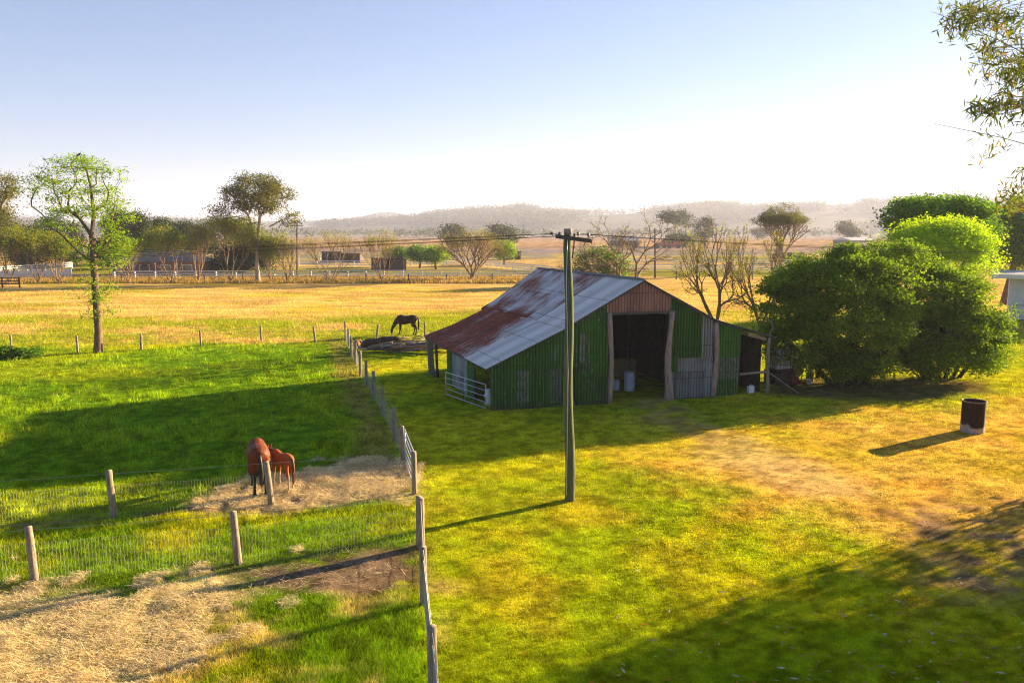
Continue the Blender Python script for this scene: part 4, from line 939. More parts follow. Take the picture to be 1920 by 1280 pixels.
# dark background evergreens
for i, (px, Y, blobs_, lb) in enumerate([
        (105, 175, [(105, 440, 34, 34), (85, 470, 26, 26), (130, 465, 28, 30)], 'broad dark tree behind the left end of the verge'),
        (60, 180, [(60, 450, 22, 22), (45, 475, 20, 20)], 'dull green tree left of the broad dark tree'),
        (225, 170, [(222, 425, 26, 28), (240, 455, 24, 30), (205, 470, 22, 28)], 'dark evergreen tree just right of the near left tree'),
        (262, 168, [(262, 428, 12, 26), (270, 455, 20, 32), (262, 482, 22, 22)], 'dark pointed evergreen tree beside the brick house'),
        (302, 190, [(302, 430, 14, 22), (312, 455, 22, 22)], 'thin topped dark tree behind the brick house'),
        (345, 200, [(345, 440, 28, 22), (380, 455, 24, 20)], 'dark tree over the right end of the brick house'),
        (455, 150, [(455, 475, 32, 30), (430, 490, 26, 22), (490, 480, 26, 22)], 'dark green bushes behind the tall gum trunk'),
        (1125, 118, [(1122, 492, 26, 15), (1105, 500, 16, 13), (1145, 500, 18, 14)], 'dense dark bush just behind the barn ridge')]):
    b_ = V(*D(px, 500, Y)); b_[2] = 0; tree('evergreen_tree' if i != 7 else 'dark_bush', lb, b_, [blob(a, c, Y, r1, r2) for a, c, r1, r2 in blobs_], 190, 'leaf_dark' if i != 7 else 'leaf_green', .40, 90, (.8, .8, .65), 'bark', .3, .04, seed=60+i, shell=.35, group=None, cat='tree' if i != 7 else 'bush')
# distant trees
for i, (px, Y, blobs_, lb) in enumerate([
        (848, 330, [(846, 438, 18, 16), (858, 448, 16, 14)], 'hazy round tree rising behind the vase shaped tree on its left'), (945, 330, [(940, 437, 20, 14), (955, 445, 15, 12)], 'hazy round tree rising behind the vase shaped tree on its right'),
        (1265, 420, [(1268, 408, 22, 12), (1248, 405, 12, 10), (1290, 415, 12, 10)], 'tall hazy gum above the distant red machinery'), (1322, 400, [(1322, 428, 18, 18), (1315, 445, 14, 12)], 'hazy gum trees right of the distant homestead'),
        (1586, 480, [(1585, 427, 14, 11), (1596, 438, 10, 8)], 'lone hazy round tree far away below the hills'), (1278, 380, [(1262, 450, 14, 8), (1285, 450, 16, 8)], 'dark hazy tree crown behind the distant homestead'),
        (1160, 400, [(1160, 452, 16, 7), (1180, 455, 14, 6)], 'hazy low trees left of the distant homestead'), (1420, 640, [(1425, 436, 16, 8)], 'very faint small tree at the foot of the hills')]):
    b_ = V(*D(px, 455, Y)); b_[2] = 0; tree('distant_tree', lb, b_, [blob(a, c, Y, r1, r2) for a, c, r1, r2 in blobs_], 70, 'leaf_far', .9, 45, (1.4, 1.4, 1.0), 'palebark', .5, .09, seed=80+i, shell=.4)

# bare and vase shaped trees: forked again and again
def forked(name, label, base, Y, box, stems, depth, seed, rb, rt=.009, spread=.42, up=.16, tipleaf=None, per=4, lsz=.1, lsp=.14, bark='twig', lean=(0, 0), trunk_h=.2, group=None, power=2.2, jitter=.07, fork3=.35, midleaf=0):
    """box = picture extent (left, right, top) of the crown at distance Y"""
    rg = np.random.default_rng(seed); P = [V(0, 0, 0), V(0, 0, trunk_h)]; par = [-1, 0]; tips = []; mids = []
    def grow(i, d, L_, dep):
        cur = i; n = 3
        for k_ in range(n):
            d = nrm(d+rg.normal(0, jitter, 3)+V(0, 0, up*.4)); P.append(P[cur]+d*L_/n); par.append(cur); cur = len(P)-1
        if dep < depth-1: mids.append(cur)
        if dep == 0 or (dep < depth-2 and rg.random() < .10): tips.append(cur); return
        m_ = 3 if rg.random() < fork3 else 2; a0 = rg.uniform(0, 6.28)
        for q_ in range(m_):
            a = a0+q_*2*math.pi/m_+rg.normal(0, .3); sd_ = V(math.cos(a), math.sin(a), 0); sd_ = nrm(sd_-d*np.dot(sd_, d)); sp_ = spread*rg.uniform(.5, 1.3)
            grow(cur, nrm(d+sd_*sp_+V(0, 0, up)), L_*rg.uniform(.66, .95), dep-1)
    for k_ in range(stems):
        a = 2*math.pi*(k_+rg.uniform(-.2, .2))/stems; grow(1, nrm(V(math.cos(a)*.62, math.sin(a)*.5, 1.0)), .34, depth)
    P = np.array(P); l = D(box[0], 500, Y)[0]; r = D(box[1], 500, Y)[0]; tz = D(960, box[2], Y)[2]
    k = P[:, 2]/P[:, 2].max(); xs = P[:, 0]; sx = (r-l)/(np.percentile(xs, 99.5)-np.percentile(xs, .5)); cx = (l+r)/2; 
    Q = np.stack([base[0]+xs*sx+(cx-base[0]-np.mean([xs.max(), xs.min()])*sx)*np.clip(k*1.3, 0, 1), base[1]+P[:, 1]*sx, base[2]-.1+P[:, 2]*(tz-base[2])/P[:, 2].max()], 1)
    t = thing(name, label, 'tree', base, group); woody(Q, par, rt, rb, power=power).build('trunk', M[bark], t, True)
    if midleaf: tips = [m_ for m_ in mids+tips if P[m_][2] > midleaf*P[:, 2].max()]
    if tipleaf: leafmesh('crown', Q[tips], lsz, M[tipleaf], t, seed+2, (lsp, lsp, lsp*.8), per)
    return t
Y = 60.; b_ = V(*D(1168, 632, Y)); b_[2] = 0
forked('bare_tree', 'leafless tree with red brown twigs right behind the barn ridge', b_, Y, (1058, 1296, 376), 3, 7, 101, .20, .010, .80, .02, 'leaf_tips', 1, .10, trunk_h=.62)
Y = 47.5; b_ = V(*D(1356, 686, Y)); b_[2] = 0
forked('bare_tree', 'bare greenish tree leaning left beyond the barn gable', b_, Y, (1255, 1400, 402), 2, 7, 102, .15, .009, .72, .03, 'leaf_tips', 4, .10, trunk_h=.55)
b_ = V(*D(1422, 686, Y)); b_[2] = 0
forked('bare_tree', 'slim bare tree between the leaning bare tree and the dark shrub', b_, Y, (1355, 1485, 418), 2, 7, 103, .12, .009, .65, .05, 'leaf_tips', 4, .10, trunk_h=.50)
b_ = at(1463, 512)
forked('gum_tree', 'spreading gum tree with fan of fine branches in the right paddock', b_, b_[1], (1412, 1514, 379), 5, 6, 113, .34, .03, .48, .08, 'leaf_gum', 16, .25, .40, trunk_h=.42, midleaf=.72)
b_ = at(885, 525)
forked('vase_tree', 'dense vase shaped bare tree on the verge left of the barn roof', b_, b_[1], (826, 948, 420), 7, 6, 104, .34, .020, .5, .06, 'leaf_tips', 5, .16, .35, trunk_h=.10)
for (label, b_, box, seed, lf, per, group, dense) in forked_later:
    forked('verge_tree', label, b_, b_[1], box, 5 if dense else 6, 4, seed, .12, .015, .42, .22, lf, int(per*.55), .24 if dense else .16, .5 if dense else .3, trunk_h=.04, group=group, fork3=.5, midleaf=.38 if dense else .5)
# big dark shrubs right of the barn, tall trees behind them
def lobed(specs, Y, n=1): return [blob(a, c, Y+dd, r1, r2) for a, c, r1, r2, dd in specs]
Y = 41.5; b_ = at(1600, 722)
puffy('dense_shrub', 'huge dark green dome shaped shrub beside the barn', b_, lobed([(1540, 545, 88, 54, 0), (1478, 590, 52, 56, 0), (1590, 600, 96, 86, -.5), (1535, 498, 60, 24, 0), (1500, 645, 56, 34, -.5), (1620, 655, 70, 46, -1.2), (1580, 682, 60, 24, -.8), (1640, 550, 60, 56, -.3), (1440, 620, 24, 30, 0), (1600, 500, 40, 30, 0)], Y), 230, (.5, 1.15), 'leaf_shrub', .15, 430,
     trunks=[[b_+V(i*.5, i % 2*.3, -.1), b_+V(i*1.1, .1, 1.2), b_+V(i*1.9, 0, 2.4)] for i in (-2, -1, 0, 1, 2)], seed=121, cat='shrub', crown='foliage')
b_ = at(1760, 708)
puffy('dense_shrub', 'wide dark green shrub with sunlit right side near the drum', b_, lobed([(1735, 560, 86, 54, 1), (1815, 605, 52, 48, .5), (1775, 535, 56, 26, 1), (1850, 630, 28, 28, .5), (1680, 500, 60, 32, 1.5), (1790, 625, 70, 40, 0), (1720, 610, 50, 60, 0), (1800, 662, 70, 30, 0), (1740, 670, 50, 34, -.5), (1640, 484, 46, 22, 5), (1690, 500, 46, 30, 4), (1850, 655, 24, 22, 0)], 42.5), 240, (.5, 1.1), 'leaf_shrub', .15, 430,
     trunks=[[b_+V(i*.35, 0, -.1), b_+V(i*.7, .1, 1.3), b_+V(i*1.3, 0, 2.6)] for i in (-3, -2, -1, 0, 1, 2, 3)], seed=122, cat='shrub', crown='foliage', rb=.16)
Y = 53.; b_ = V(*D(1750, 600, Y)); b_[2] = 0
puffy('yellow_green_tree', 'bright yellow green billowing tree behind the dark shrubs', b_, lobed([(1735, 465, 66, 36, 0), (1795, 470, 52, 40, 0), (1828, 500, 22, 34, 0), (1690, 470, 40, 24, 0), (1672, 466, 14, 8, 1), (1765, 448, 50, 24, 0), (1780, 505, 50, 36, 0)], Y), 110, (.7, 1.5), 'leaf_yellow', .15, 520, trunks=[[b_-V(0, 0, .1), b_+V(0, 0, 2), b_+V(0, 0, 4.5)]], seed=123)
Y = 64.; b_ = V(*D(1770, 600, Y)); b_[2] = 0
tree('spreading_tree', 'dark green spreading tree rising behind the yellow green tree', b_, lobed([(1760, 392, 80, 22, 0), (1700, 410, 40, 20, 0), (1815, 400, 40, 26, 0), (1770, 430, 80, 40, 2)], Y), 420, 'leaf_green', .26, 70, (.5, .5, .22), 'bark', .32, .022, k=.4, shell=.4, seed=124, segl=1.4)
Y = 86.; b_ = V(*D(1880, 590, Y)); b_[2] = 0
tree('shade_tree', 'green tree at the right edge over the white house', b_, lobed([(1885, 435, 36, 36, 0), (1930, 430, 56, 56, 0), (1885, 475, 30, 30, 0), (1940, 475, 50, 26, 0), (1990, 450, 60, 50, 0)], Y), 420, 'leaf_green', .32, 80, (.6, .6, .45), 'bark', .32, .022, k=.4, shell=.4, seed=125, segl=1.4)
# small bush by the left fence
b_ = at(25, 672); tree('low_bush', 'small dark green bush in the grass by the leftmost fence post', b_, [(b_+V(-.6, 0, .35), (.8, .6, .4)), (b_+V(.7, .2, .3), (1.0, .6, .35))], 90, 'leaf_green', .16, 40, (.16, .16, .12), 'bark', .05, .01, seed=130, cat='bush', crown='foliage')

# bamboo at the right, mostly outside the picture, arching into it
bc = V(21.5, 16.6, 0); t = thing('bamboo_clump', 'giant bamboo clump whose leafy tips hang into the upper right corner', 'bamboo', bc)
rg = np.random.default_rng(55); Yb = 15.0
reach = [(1752, 232, Yb), (1760, 27, Yb-.5), (1838, 98, Yb+.3), (1850, 360, Yb+.8)]
culm_ends = [D(px, py, yy) for px, py, yy in reach]+[bc+V(*rg.normal(0, 3.2, 2), rg.uniform(9, 13)) for _ in range(10)]
for i, e in enumerate(culm_ends):
    r0 = bc+V(*rg.normal(0, 1.0, 2), -.1); mid = lerp(r0, e, .45)+V(0, 0, 4.2 if i < 4 else 3); n = 14; pts = [(1-f)**2*r0+2*f*(1-f)*mid+f*f*e for f in np.linspace(0, 1, n)]
    mb = MB(); mb.tube(pts, [.055*(1-.93*j/(n-1)) for j in range(n)], 7); mb.build('culm', M['bamboo'] if 'bamboo' in M else M.setdefault('bamboo', simple('bamboo_culm', (.14, .14, .05), (.26, .24, .10), 4, .6)), t, True)
zones_b = [(1800, 38, 40, 34, 60), (1870, 40, 60, 50, 90), (1850, 110, 22, 40, 30), (1900, 130, 50, 70, 110), (1930, 190, 60, 60, 80), (1870, 205, 50, 22, 40), (1830, 205, 26, 10, 12), (1900, 370, 34, 34, 40), (1940, 320, 36, 40, 26), (1985, 90, 60, 110, 120), (2040, 260, 70, 120, 100), (1850, 275, 20, 30, 5), (1880, 260, 30, 30, 8)]
cen = []; bl = []
for (px, py, rx, ry, n) in zones_b:
    for _ in range(int(n*.62)):
        d_ = nrm(rg.normal(0, 1, 3)); u_ = rg.random()**.5; cen.append(D(px+d_[0]*rx*u_, py+d_[2]*ry*u_, Yb+d_[1]*1.1))
cen = np.array(cen); tw = MB()
for c in cen[rg.random(len(cen)) < .7]:
    a = c+V(rg.uniform(.25, .7), rg.normal(0, .3), rg.uniform(-.05, .25)); tw.tube([a, lerp(a, c, .5)+V(0, 0, .03), c], [.005, .004, .002], 3, cap=False)
tw.build('twigs', M['twig'], t)
leafmesh('foliage', cen, .21, M['leaf_bamboo'], t, 56, (.12, .12, .08), 8, aspect=.15, droop=.55)
# dense body of the clump and neighbouring shrubbery, outside the frame, which shades the near lawn
body = inblobs([(V(24.4, 23.4, 3.0), (4.4, 4.4, 4.0)), (V(24.6, 23.3, 6.6), (4, 4, 3.4)), (V(22.5, 20, 3), (4, 4, 4)), (bc+V(0, -.2, 3.0), (4.6, 4.4, 3.0)), (bc+V(1.5, -.5, 7.0), (4.6, 4.0, 4.0)), (bc+V(0, -4.5, 2.8), (5, 3.5, 2.8)), (bc+V(2, -5, 6), (5, 4, 4))], 3400, rg, .2)
leafmesh('foliage', body, .40, M['leaf_bamboo'], t, 57, (.40, .40, .32), 26, aspect=.22, droop=.3)

# ------------------------------------------------------------------ sheds and houses
def shelter(label, pxl, pxr, by, ty, depth=3.5, group='dark field shelters', open_front=True, mat='shedwall', slope=.4):
    a = at(pxl, by); b_ = at(pxr, by); h = (by-ty)/FOC*a[1]*1.0; t = thing('field_shelter', label, 'shelter', (a+b_)/2, group); u_ = nrm(b_-a); w_ = np.linalg.norm(b_-a); v_ = V(-u_[1], u_[0], 0); c = (a+b_)/2
    mb = MB(); mb.box(c+v_*depth+V(0, 0, (h-slope)/2), u_*w_/2, v_*.05, V(0, 0, (h-slope)/2)); mb.box(a+v_*depth/2+V(0, 0, (h-slope/2)/2), u_*.05, v_*depth/2, V(0, 0, (h-slope)/2)); mb.box(b_+v_*depth/2+V(0, 0, h/2-slope/4), u_*.05, v_*depth/2, V(0, 0, (h-slope)/2))
    mb.box(a+u_*w_*.21+V(0, 0, h/2-.1), u_*w_*.2, v_*.04, V(0, 0, h/2-.1)); mb.box(b_-u_*w_*.21+V(0, 0, h/2-.1), u_*w_*.2, v_*.04, V(0, 0, h/2-.1)); mb.build('wall', M[mat], t)
    mb = MB(); lf = c+v_*(-.5)+V(0, 0, h+.02); bk = c+v_*(depth+.3)+V(0, 0, h-slope); hu = u_*(w_/2+.3); mb.box((lf+bk)/2, hu, (bk-lf)/2, V(0, 0, .05)); mb.build('roof', M['tinroof'] if mat != 'shedwall' else M['shedroof'], t)
    for k in (-1, 1): mb = MB(); mb.bar(c+u_*(w_/2-.1)*k-v_*.3, c+u_*(w_/2-.1)*k-v_*.3+V(0, 0, h-.05), .14, .14, up=(0, 1, 0)); mb.build('post', M['dpost'], t)
M['shedroof'] = simple('dull_shed_roof', (.10, .085, .08), (.18, .15, .14), 2, .7)
shelter('dark field shelter in front of the row of round green trees', 697, 757, 508, 484)
shelter('dark low shelter behind the open fan of bare stems, left one', 604, 640, 491, 472)
shelter('dark low shelter right of its twin behind the bare stems', 640, 675, 493, 475)
shelter('dark shelter half hidden by the round tree right of the vase tree', 936, 976, 487, 471)
shelter('grey shelter beside the spreading gum in the right paddock', 1455, 1507, 496, 474, mat='shelter2')if False else None
M['shelter2'] = simple('weathered_grey_boards', (.14, .12, .10), (.24, .21, .18), 3, .8)
shelter('grey shelter beside the spreading gum in the right paddock', 1455, 1507, 494, 474, mat='shelter2')
def house(name, label, a, b_, depth, hw, hr, wall_, roof_, hip=True, wins=3, over=.6, cat='house'):
    t = thing(name, label, cat, (a+b_)/2); u_ = nrm(b_-a); L_ = np.linalg.norm(b_-a); v_ = V(-u_[1], u_[0], 0); c = (a+b_)/2
    mb = MB(); mb.box(c+v_*depth/2+V(0, 0, hw/2), u_*L_/2, v_*depth/2, V(0, 0, hw/2)); mb.build('wall', wall_, t)
    e = over; q_ = [a-u_*e-v_*e, b_+u_*e-v_*e, b_+u_*e+v_*(depth+e), a-u_*e+v_*(depth+e)]; q_ = [p+V(0, 0, hw) for p in q_]; ins = depth/2 if hip else 0
    r1 = a+u_*ins+v_*depth/2+V(0, 0, hr)-u_*(0 if hip else e); r2 = b_-u_*ins+v_*depth/2+V(0, 0, hr)+u_*(0 if hip else e)
    mb = MB(); mb.add(q_+[r1, r2], [(0, 1, 5, 4), (1, 2, 5), (2, 3, 4, 5), (3, 0, 4), (3, 2, 1, 0)]); mb.build('roof', roof_, t)
    for i in range(wins):
        f = (i+.5)/wins; p = lerp(a, b_, f)-v_*.03+V(0, 0, hw*.55); mb = MB(); mb.box(p, u_*.9, v_*.03, V(0, 0, .6)); w0 = mb.build('window', M['white'], t); mb = MB(); mb.box(p-v_*.035, u_*.8, v_*.01, V(0, 0, .5)); mb.build('pane', M['glass'], w0)
    mb = MB(); p = lerp(a, b_, .38)-v_*.03+V(0, 0, 1.02); mb.box(p, u_*.45, v_*.03, V(0, 0, 1.02)); mb.build('door', M['dpost'], t)
    return t, u_, v_
a = at(212, 517); b_ = at(372, 517); t, u_, v_ = house('farmhouse', 'dark brick farmhouse with grey tin roof among the left trees', a, b_, 9, 2.5, 4.4, M['brick'], M['shedroof'], wins=4)
for f in (.05, .3, .55, .8): mb = MB(); p = lerp(a, b_, f)-v_*1.6; mb.bar(p, p+V(0, 0, 2.4), .12, .12, up=(0, 1, 0)); mb.build('verandah_post', M['white'], t)
a = V(*G(1255, 463)); b_ = V(*G(1298, 463)); house('homestead', 'distant homestead with brown roof and white end wall', a, b_, 14, 3.4, 6.5, M['white'], M['shedroof'], wins=2)
a = V(*G(1150, 463)); b_ = V(*G(1195, 463)); house('farm_shed', 'distant grey roofed shed left of the red machinery', a, b_, 12, 3.0, 5, M['shedwall'], M['tinroof'], wins=0, hip=False, cat='shed')
a = V(*G(1596, 462)); b_ = V(*G(1640, 461)); house('farm_shed', 'faint distant shed by the lone hazy tree', a, b_, 10, 3.0, 4.5, M['shelter2'], M['tinroof'], wins=0, hip=False, cat='shed')
for i, (px, w_, lb) in enumerate(((1238, 5, 'distant red farm machine left of the other red one'), (1262, 6.5, 'larger distant red farm machine before the homestead'))):
    c = V(*G(px, 466)); t = thing('farm_machine', lb, 'machine', c); mb = MB(); mb.box(c+V(0, 0, 1.6), V(w_/2, 0, 0), V(0, 1.2, 0), V(0, 0, .7)); mb.box(c+V(w_*.25, 0, 2.6), V(w_*.15, 0, 0), V(0, .9, 0), V(0, 0, .5)); mb.bar(c+V(-w_*.4, 0, 2), c+V(-w_*.8, 0, 3.6), .4, .4); mb.build('machine_body', M['red'], t)
    for k in (-.3, .3): mb = MB(); mb.tube([c+V(k*w_, -1.4, .9), c+V(k*w_, -1.0, .9)], .9, 12); mb.build('wheel', M['cable'], t)
# white house at right edge
ha = V(*D(1887, 600, 72)); ha[2] = 0; hb = ha+V(8, -4.9, 0); t = thing('white_house', 'white weatherboard house cut by the right edge', 'house', ha); u_ = nrm(hb-ha); v_ = V(-u_[1], u_[0], 0); hh_ = 3.75
mb = MB(); n = 20
for i in range(n):
    z = hh_*i/n; mb.add([ha-v_*.05+V(0, 0, z), hb-v_*.05+V(0, 0, z), hb-v_*.0+V(0, 0, z+hh_/n), ha-v_*.0+V(0, 0, z+hh_/n)], [(0, 1, 2, 3)])
    mb.add([ha+V(0, 0, z), ha+v_*8+V(0, 0, z), ha+v_*8+V(0, 0, z+hh_/n), ha+V(0, 0, z+hh_/n)], [(0, 3, 2, 1)])
    mb.add([ha-v_*.05+V(0, 0, z), hb-v_*.05+V(0, 0, z), hb+V(0, 0, z), ha+V(0, 0, z)], [(0, 3, 2, 1)])
mb.build('wall', M['wall_white'], t)
mb = MB(); q0 = ha-u_*1.4-v_*.9+V(0, 0, hh_+.05); q1 = hb-v_*.9+V(0, 0, hh_+.05); mb.box((q0+q1)/2+v_*4.5+V(0, 0, .25), (q1-q0)/2, v_*5, V(0, 0, .07)); mb.build('roof', M['tinroof'], t)
mb = MB(); mb.box((q0+q1)/2-v_*.5+V(0, 0, .12), (q1-q0)/2, v_*.04, V(0, 0, .16)); mb.build('gutter', M['white'], t)
mb = MB(); mb.box((ha+hb)/2-v_*.09+V(0, 0, .1), u_*4.5, v_*.03, V(0, 0, .2)); mb.build('base_board', M['wall_white'], t)
tube_gate('yard_gate', 'black wire mesh gate in front of the white house', ha-v_*1.5+u_*.4, ha-v_*1.5+u_*4.4, .15, 1.45, 1, M['cable'], 1, .22, .03)

# ------------------------------------------------------------------ timber heap behind the barn
hc = P2(738, 640); rg = np.random.default_rng(9)
def log(name, label, a, b_, r, mat, group=None, taper=.75):
    a = np.array(a); b_ = np.array(b_); n = 6; mb = MB(); off = rg.normal(0, r*.35, (n+1, 3)); mb.tube([lerp(a, b_, i/n)+off[i] for i in range(n+1)], [r*lerp(1, taper, i/n)*rg.uniform(.88, 1.1) for i in range(n+1)], 8, jit=.1); o = mb.build(name, M[mat], None, True, org=(a+b_)/2); tag(o, label, 'log', group); return o
def hp(px, py, z=0.0): p = G(px, py, z); return V(p[0], p[1], z)
log('fallen_trunk', 'dark thick trunk lying along the top of the timber heap', hp(684, 640, .8), hp(752, 636, .85), .19, 'darklog'); log('fallen_trunk', 'second dark trunk lying beneath the topmost dark trunk', hp(676, 646, .45), hp(745, 644, .45), .18, 'darklog')
log('fallen_trunk', 'reddish stump end lying at the left tip of the timber heap', hp(668, 644, .3), hp(676, 641, .35), .22, 'redlog')
for i in range(46):
    x0 = rg.uniform(668, 770); y0 = rg.uniform(638, 655); ang = rg.normal(.05, .35); L_ = rg.uniform(1.2, 4.0); z0 = max(.08, (1-abs(y0-646)/14)*rg.uniform(.1, .7)); a = hp(x0, y0, z0)
    if x0 > 735: ang = -.35+rg.normal(0, .15)
    log('weathered_log', 'weathered branch wood lying in the timber heap behind the barn', a, a+V(math.cos(ang)*L_, math.sin(ang)*L_*.5, rg.uniform(-.05, .35) if z0 > .2 else 0), rg.uniform(.04, .11), rg.choice(['log', 'log', 'redlog', 'darklog', 'post']), 'weathered branches of the timber heap')
for i in range(14):
    a = hp(rg.uniform(772, 800), rg.uniform(630, 656), rg.uniform(.05, .4)); ang = rg.uniform(-1, 1.5); L_ = rg.uniform(.5, 1.6); log('weathered_log', 'pale broken branch on the small pile beside the barn corner', a, a+V(math.cos(ang)*L_, math.sin(ang)*L_, rg.uniform(0, .8)), rg.uniform(.03, .06), 'log', 'pale branches beside the barn corner')

# ------------------------------------------------------------------ horses
def horsemat(name, coat, coat2, leg, legz, belly=None):
    t = NT(name); sp = t.N('ShaderNodeSeparateXYZ'); t.L(t.pos(), sp.inputs[0]); n = t.noise(t.pos(), 5, 3, .5)
    c = t.ramp(n, [(.3, coat), (.7, coat2)]); z = t.math('ADD', sp.outputs[2], t.math('MULTIPLY', n, .15))
    c = t.mix(t.step(z, legz+.22, legz), c, leg); return t.bsdf(c, .6, spec=.2, bump=n, bstr=.1)
def remeshed(name, mb, mat, parent, vox, smooth=3):
    o = mb.build(name, mat, parent); m = o.modifiers.new('r', 'REMESH'); m.mode = 'VOXEL'; m.voxel_size = vox; s = o.modifiers.new('s', 'SMOOTH'); s.iterations = smooth; s.factor = .5
    bpy.context.view_layer.update(); dg = bpy.context.evaluated_depsgraph_get(); me = bpy.data.meshes.new_from_object(o.evaluated_get(dg)); o.modifiers.clear(); o.data = me
    me.polygons.foreach_set('use_smooth', [True]*len(me.polygons)); me.materials.clear(); me.materials.append(mat); return o
def horse(label, base, heading, S, leg, neck, mat, hair, body=1.0, girth=1.0, steps=(0, 0, 0, 0), tailswish=0.0, name='horse', cat='horse'):
    """heading: unit direction of the body (tail to head)"""
    t = thing(name, label, cat, base); hx = nrm(V(heading[0], heading[1], 0)); hy = V(-hx[1], hx[0], 0)
    def W(x, y, z): return base+hx*x*S*body+hy*y*S*girth+V(0, 0, z*S*leg)
    def ell(mb, pts):        # pts: x, y, z, half width, half height, tangent tilt handled by sweep
        n = 14; b0_ = len(mb.v); Pn = [W(*p[:3]) for p in pts]
        for i, p in enumerate(pts):
            tg = nrm(Pn[min(i+1, len(pts)-1)]-Pn[max(i-1, 0)]); sd_ = hy; up_ = nrm(np.cross(tg, sd_))
            for k_ in range(n):
                th = 2*math.pi*k_/n; mb.v.append(tuple(Pn[i]+sd_*math.cos(th)*p[3]*S*girth+up_*math.sin(th)*p[4]*S*(girth*.5+leg*.5)))
        for i in range(len(pts)-1):
            for k_ in range(n): k2 = (k_+1) % n; mb.f.append((b0_+i*n+k_, b0_+i*n+k2, b0_+(i+1)*n+k2, b0_+(i+1)*n+k_))
        mb.f.append(tuple(b0_+k_ for k_ in range(n))[::-1]); mb.f.append(tuple(b0_+(len(pts)-1)*n+k_ for k_ in range(n)))
    mb = MB()
    ell(mb, [(-.86, 0, 1.20, .07, .12), (-.80, 0, 1.24, .20, .22), (-.66, 0, 1.27, .28, .29), (-.48, 0, 1.27, .29, .31), (-.25, 0, 1.22, .285, .31), (0, 0, 1.17, .30, .33), (.22, 0, 1.17, .29, .36), (.42, 0, 1.22, .25, .38), (.58, 0, 1.20, .20, .32), (.70, 0, 1.16, .13, .22), (.76, 0, 1.15, .05, .10)])
    if neck == 'graze': ell(mb, [(.48, 0, 1.28, .12, .26), (.68, 0, 1.12, .11, .23), (.88, 0, .88, .09, .17), (1.02, 0, .64, .075, .13), (1.08, 0, .52, .07, .11)]); ell(mb, [(1.02, 0, .58, .07, .09), (1.10, 0, .48, .09, .125), (1.13, 0, .34, .085, .11), (1.14, 0, .20, .06, .075), (1.13, 0, .10, .055, .06), (1.12, 0, .05, .035, .04)]); hd = (1.03, .60); hn = (1.0, .62)
    elif neck == 'forward': ell(mb, [(.48, 0, 1.30, .12, .25), (.70, 0, 1.32, .10, .19), (.90, 0, 1.36, .08, .14), (1.05, 0, 1.40, .07, .11)]); ell(mb, [(1.0, 0, 1.42, .07, .10), (1.12, 0, 1.34, .085, .12), (1.25, 0, 1.22, .07, .09), (1.38, 0, 1.08, .055, .06)]); hd = (1.02, 1.50); hn = (1.0, 1.5)
    for s in (-1, 1):
        mb.tube([W(hd[0], s*.07, hd[1]), W(hd[0]-.03, s*.10, hd[1]+.10), W(hd[0]-.06, s*.10, hd[1]+.17)], [.03*S, .035*S, .008*S], 6)
    st = steps; lw = 1.22
    def ell2(mb, pts): ell(mb, pts[:2]+[(a, b, c, d*lw, e*lw) for a, b, c, d, e in pts[2:]])
    for j, s in enumerate((-1, 1)):
        dx = st[j]; ell2(mb, [(-.55, s*.13, 1.18, .15, .21), (-.54, s*.16, .98, .135, .20), (-.56+dx*.3, s*.165, .80, .10, .145), (-.66+dx*.6, s*.16, .66, .062, .085), (-.72+dx*.8, s*.155, .56, .050, .066), (-.72+dx*.85, s*.15, .46, .038, .046), (-.70+dx, s*.15, .28, .033, .037), (-.69+dx, s*.15, .18, .042, .048), (-.66+dx, s*.15, .09, .036, .04), (-.64+dx, s*.15, .06, .055, .06), (-.63+dx, s*.15, .0, .062, .068)])
        dx = st[2+j]; ell2(mb, [(.46, s*.13, 1.10, .12, .20), (.44, s*.15, .92, .095, .14), (.44+dx*.4, s*.15, .74, .066, .085), (.45+dx*.6, s*.145, .56, .046, .054), (.46+dx*.7, s*.145, .49, .050, .055), (.45+dx*.8, s*.14, .38, .034, .038), (.45+dx, s*.14, .2, .032, .034), (.45+dx, s*.14, .15, .040, .044), (.48+dx, s*.14, .08, .036, .04), (.50+dx, s*.14, .05, .054, .06), (.51+dx, s*.14, 0, .06, .066)])
    remeshed('body', mb, mat, t, .022*S, 3)
    mb = MB(); y1 = tailswish; mb.tube([W(-.80, 0, 1.38), W(-.90, y1*.3, 1.36), W(-.97, y1*.6, 1.22), W(-.98, y1*.9, .98), W(-.97, y1, .72), W(-.94, y1, .48), W(-.92, y1, .36)], [.035*S, .045*S, .055*S, .07*S, .075*S, .055*S, .015*S], 9, jit=.06); mb.build('tail', hair, t, True)
    mb = MB(); mn = [(.42, 1.58), (.60, 1.42), (.80, 1.14), (.98, .80), (1.02, .66)] if neck == 'graze' else [(.42, 1.58), (.62, 1.53), (.85, 1.52), (1.02, 1.54)]
    for s in (-.03, .03): mb.tube([W(x_, s, z_-.05) for x_, z_ in mn], [.03*S, .04*S, .045*S, .04*S, .02*S][:len(mn)], 6, jit=.15)
    mb.build('mane', hair, t, True); return t
M['hair'] = simple('black_horse_hair', (.008, .006, .006), (.025, .018, .014), 12, .5, bstr=.5)
M['redhair'] = simple('chestnut_horse_hair', (.06, .02, .01), (.12, .045, .02), 12, .5)
bay = horsemat('bay_coat', (.11, .024, .007), (.17, .040, .011), (.010, .007, .006), .72); chest = horsemat('chestnut_foal_coat', (.24, .060, .013), (.32, .09, .02), (.50, .34, .20), .42); dk = horsemat('dark_brown_coat', (.03, .012, .009), (.05, .018, .012), (.012, .009, .008), .5)
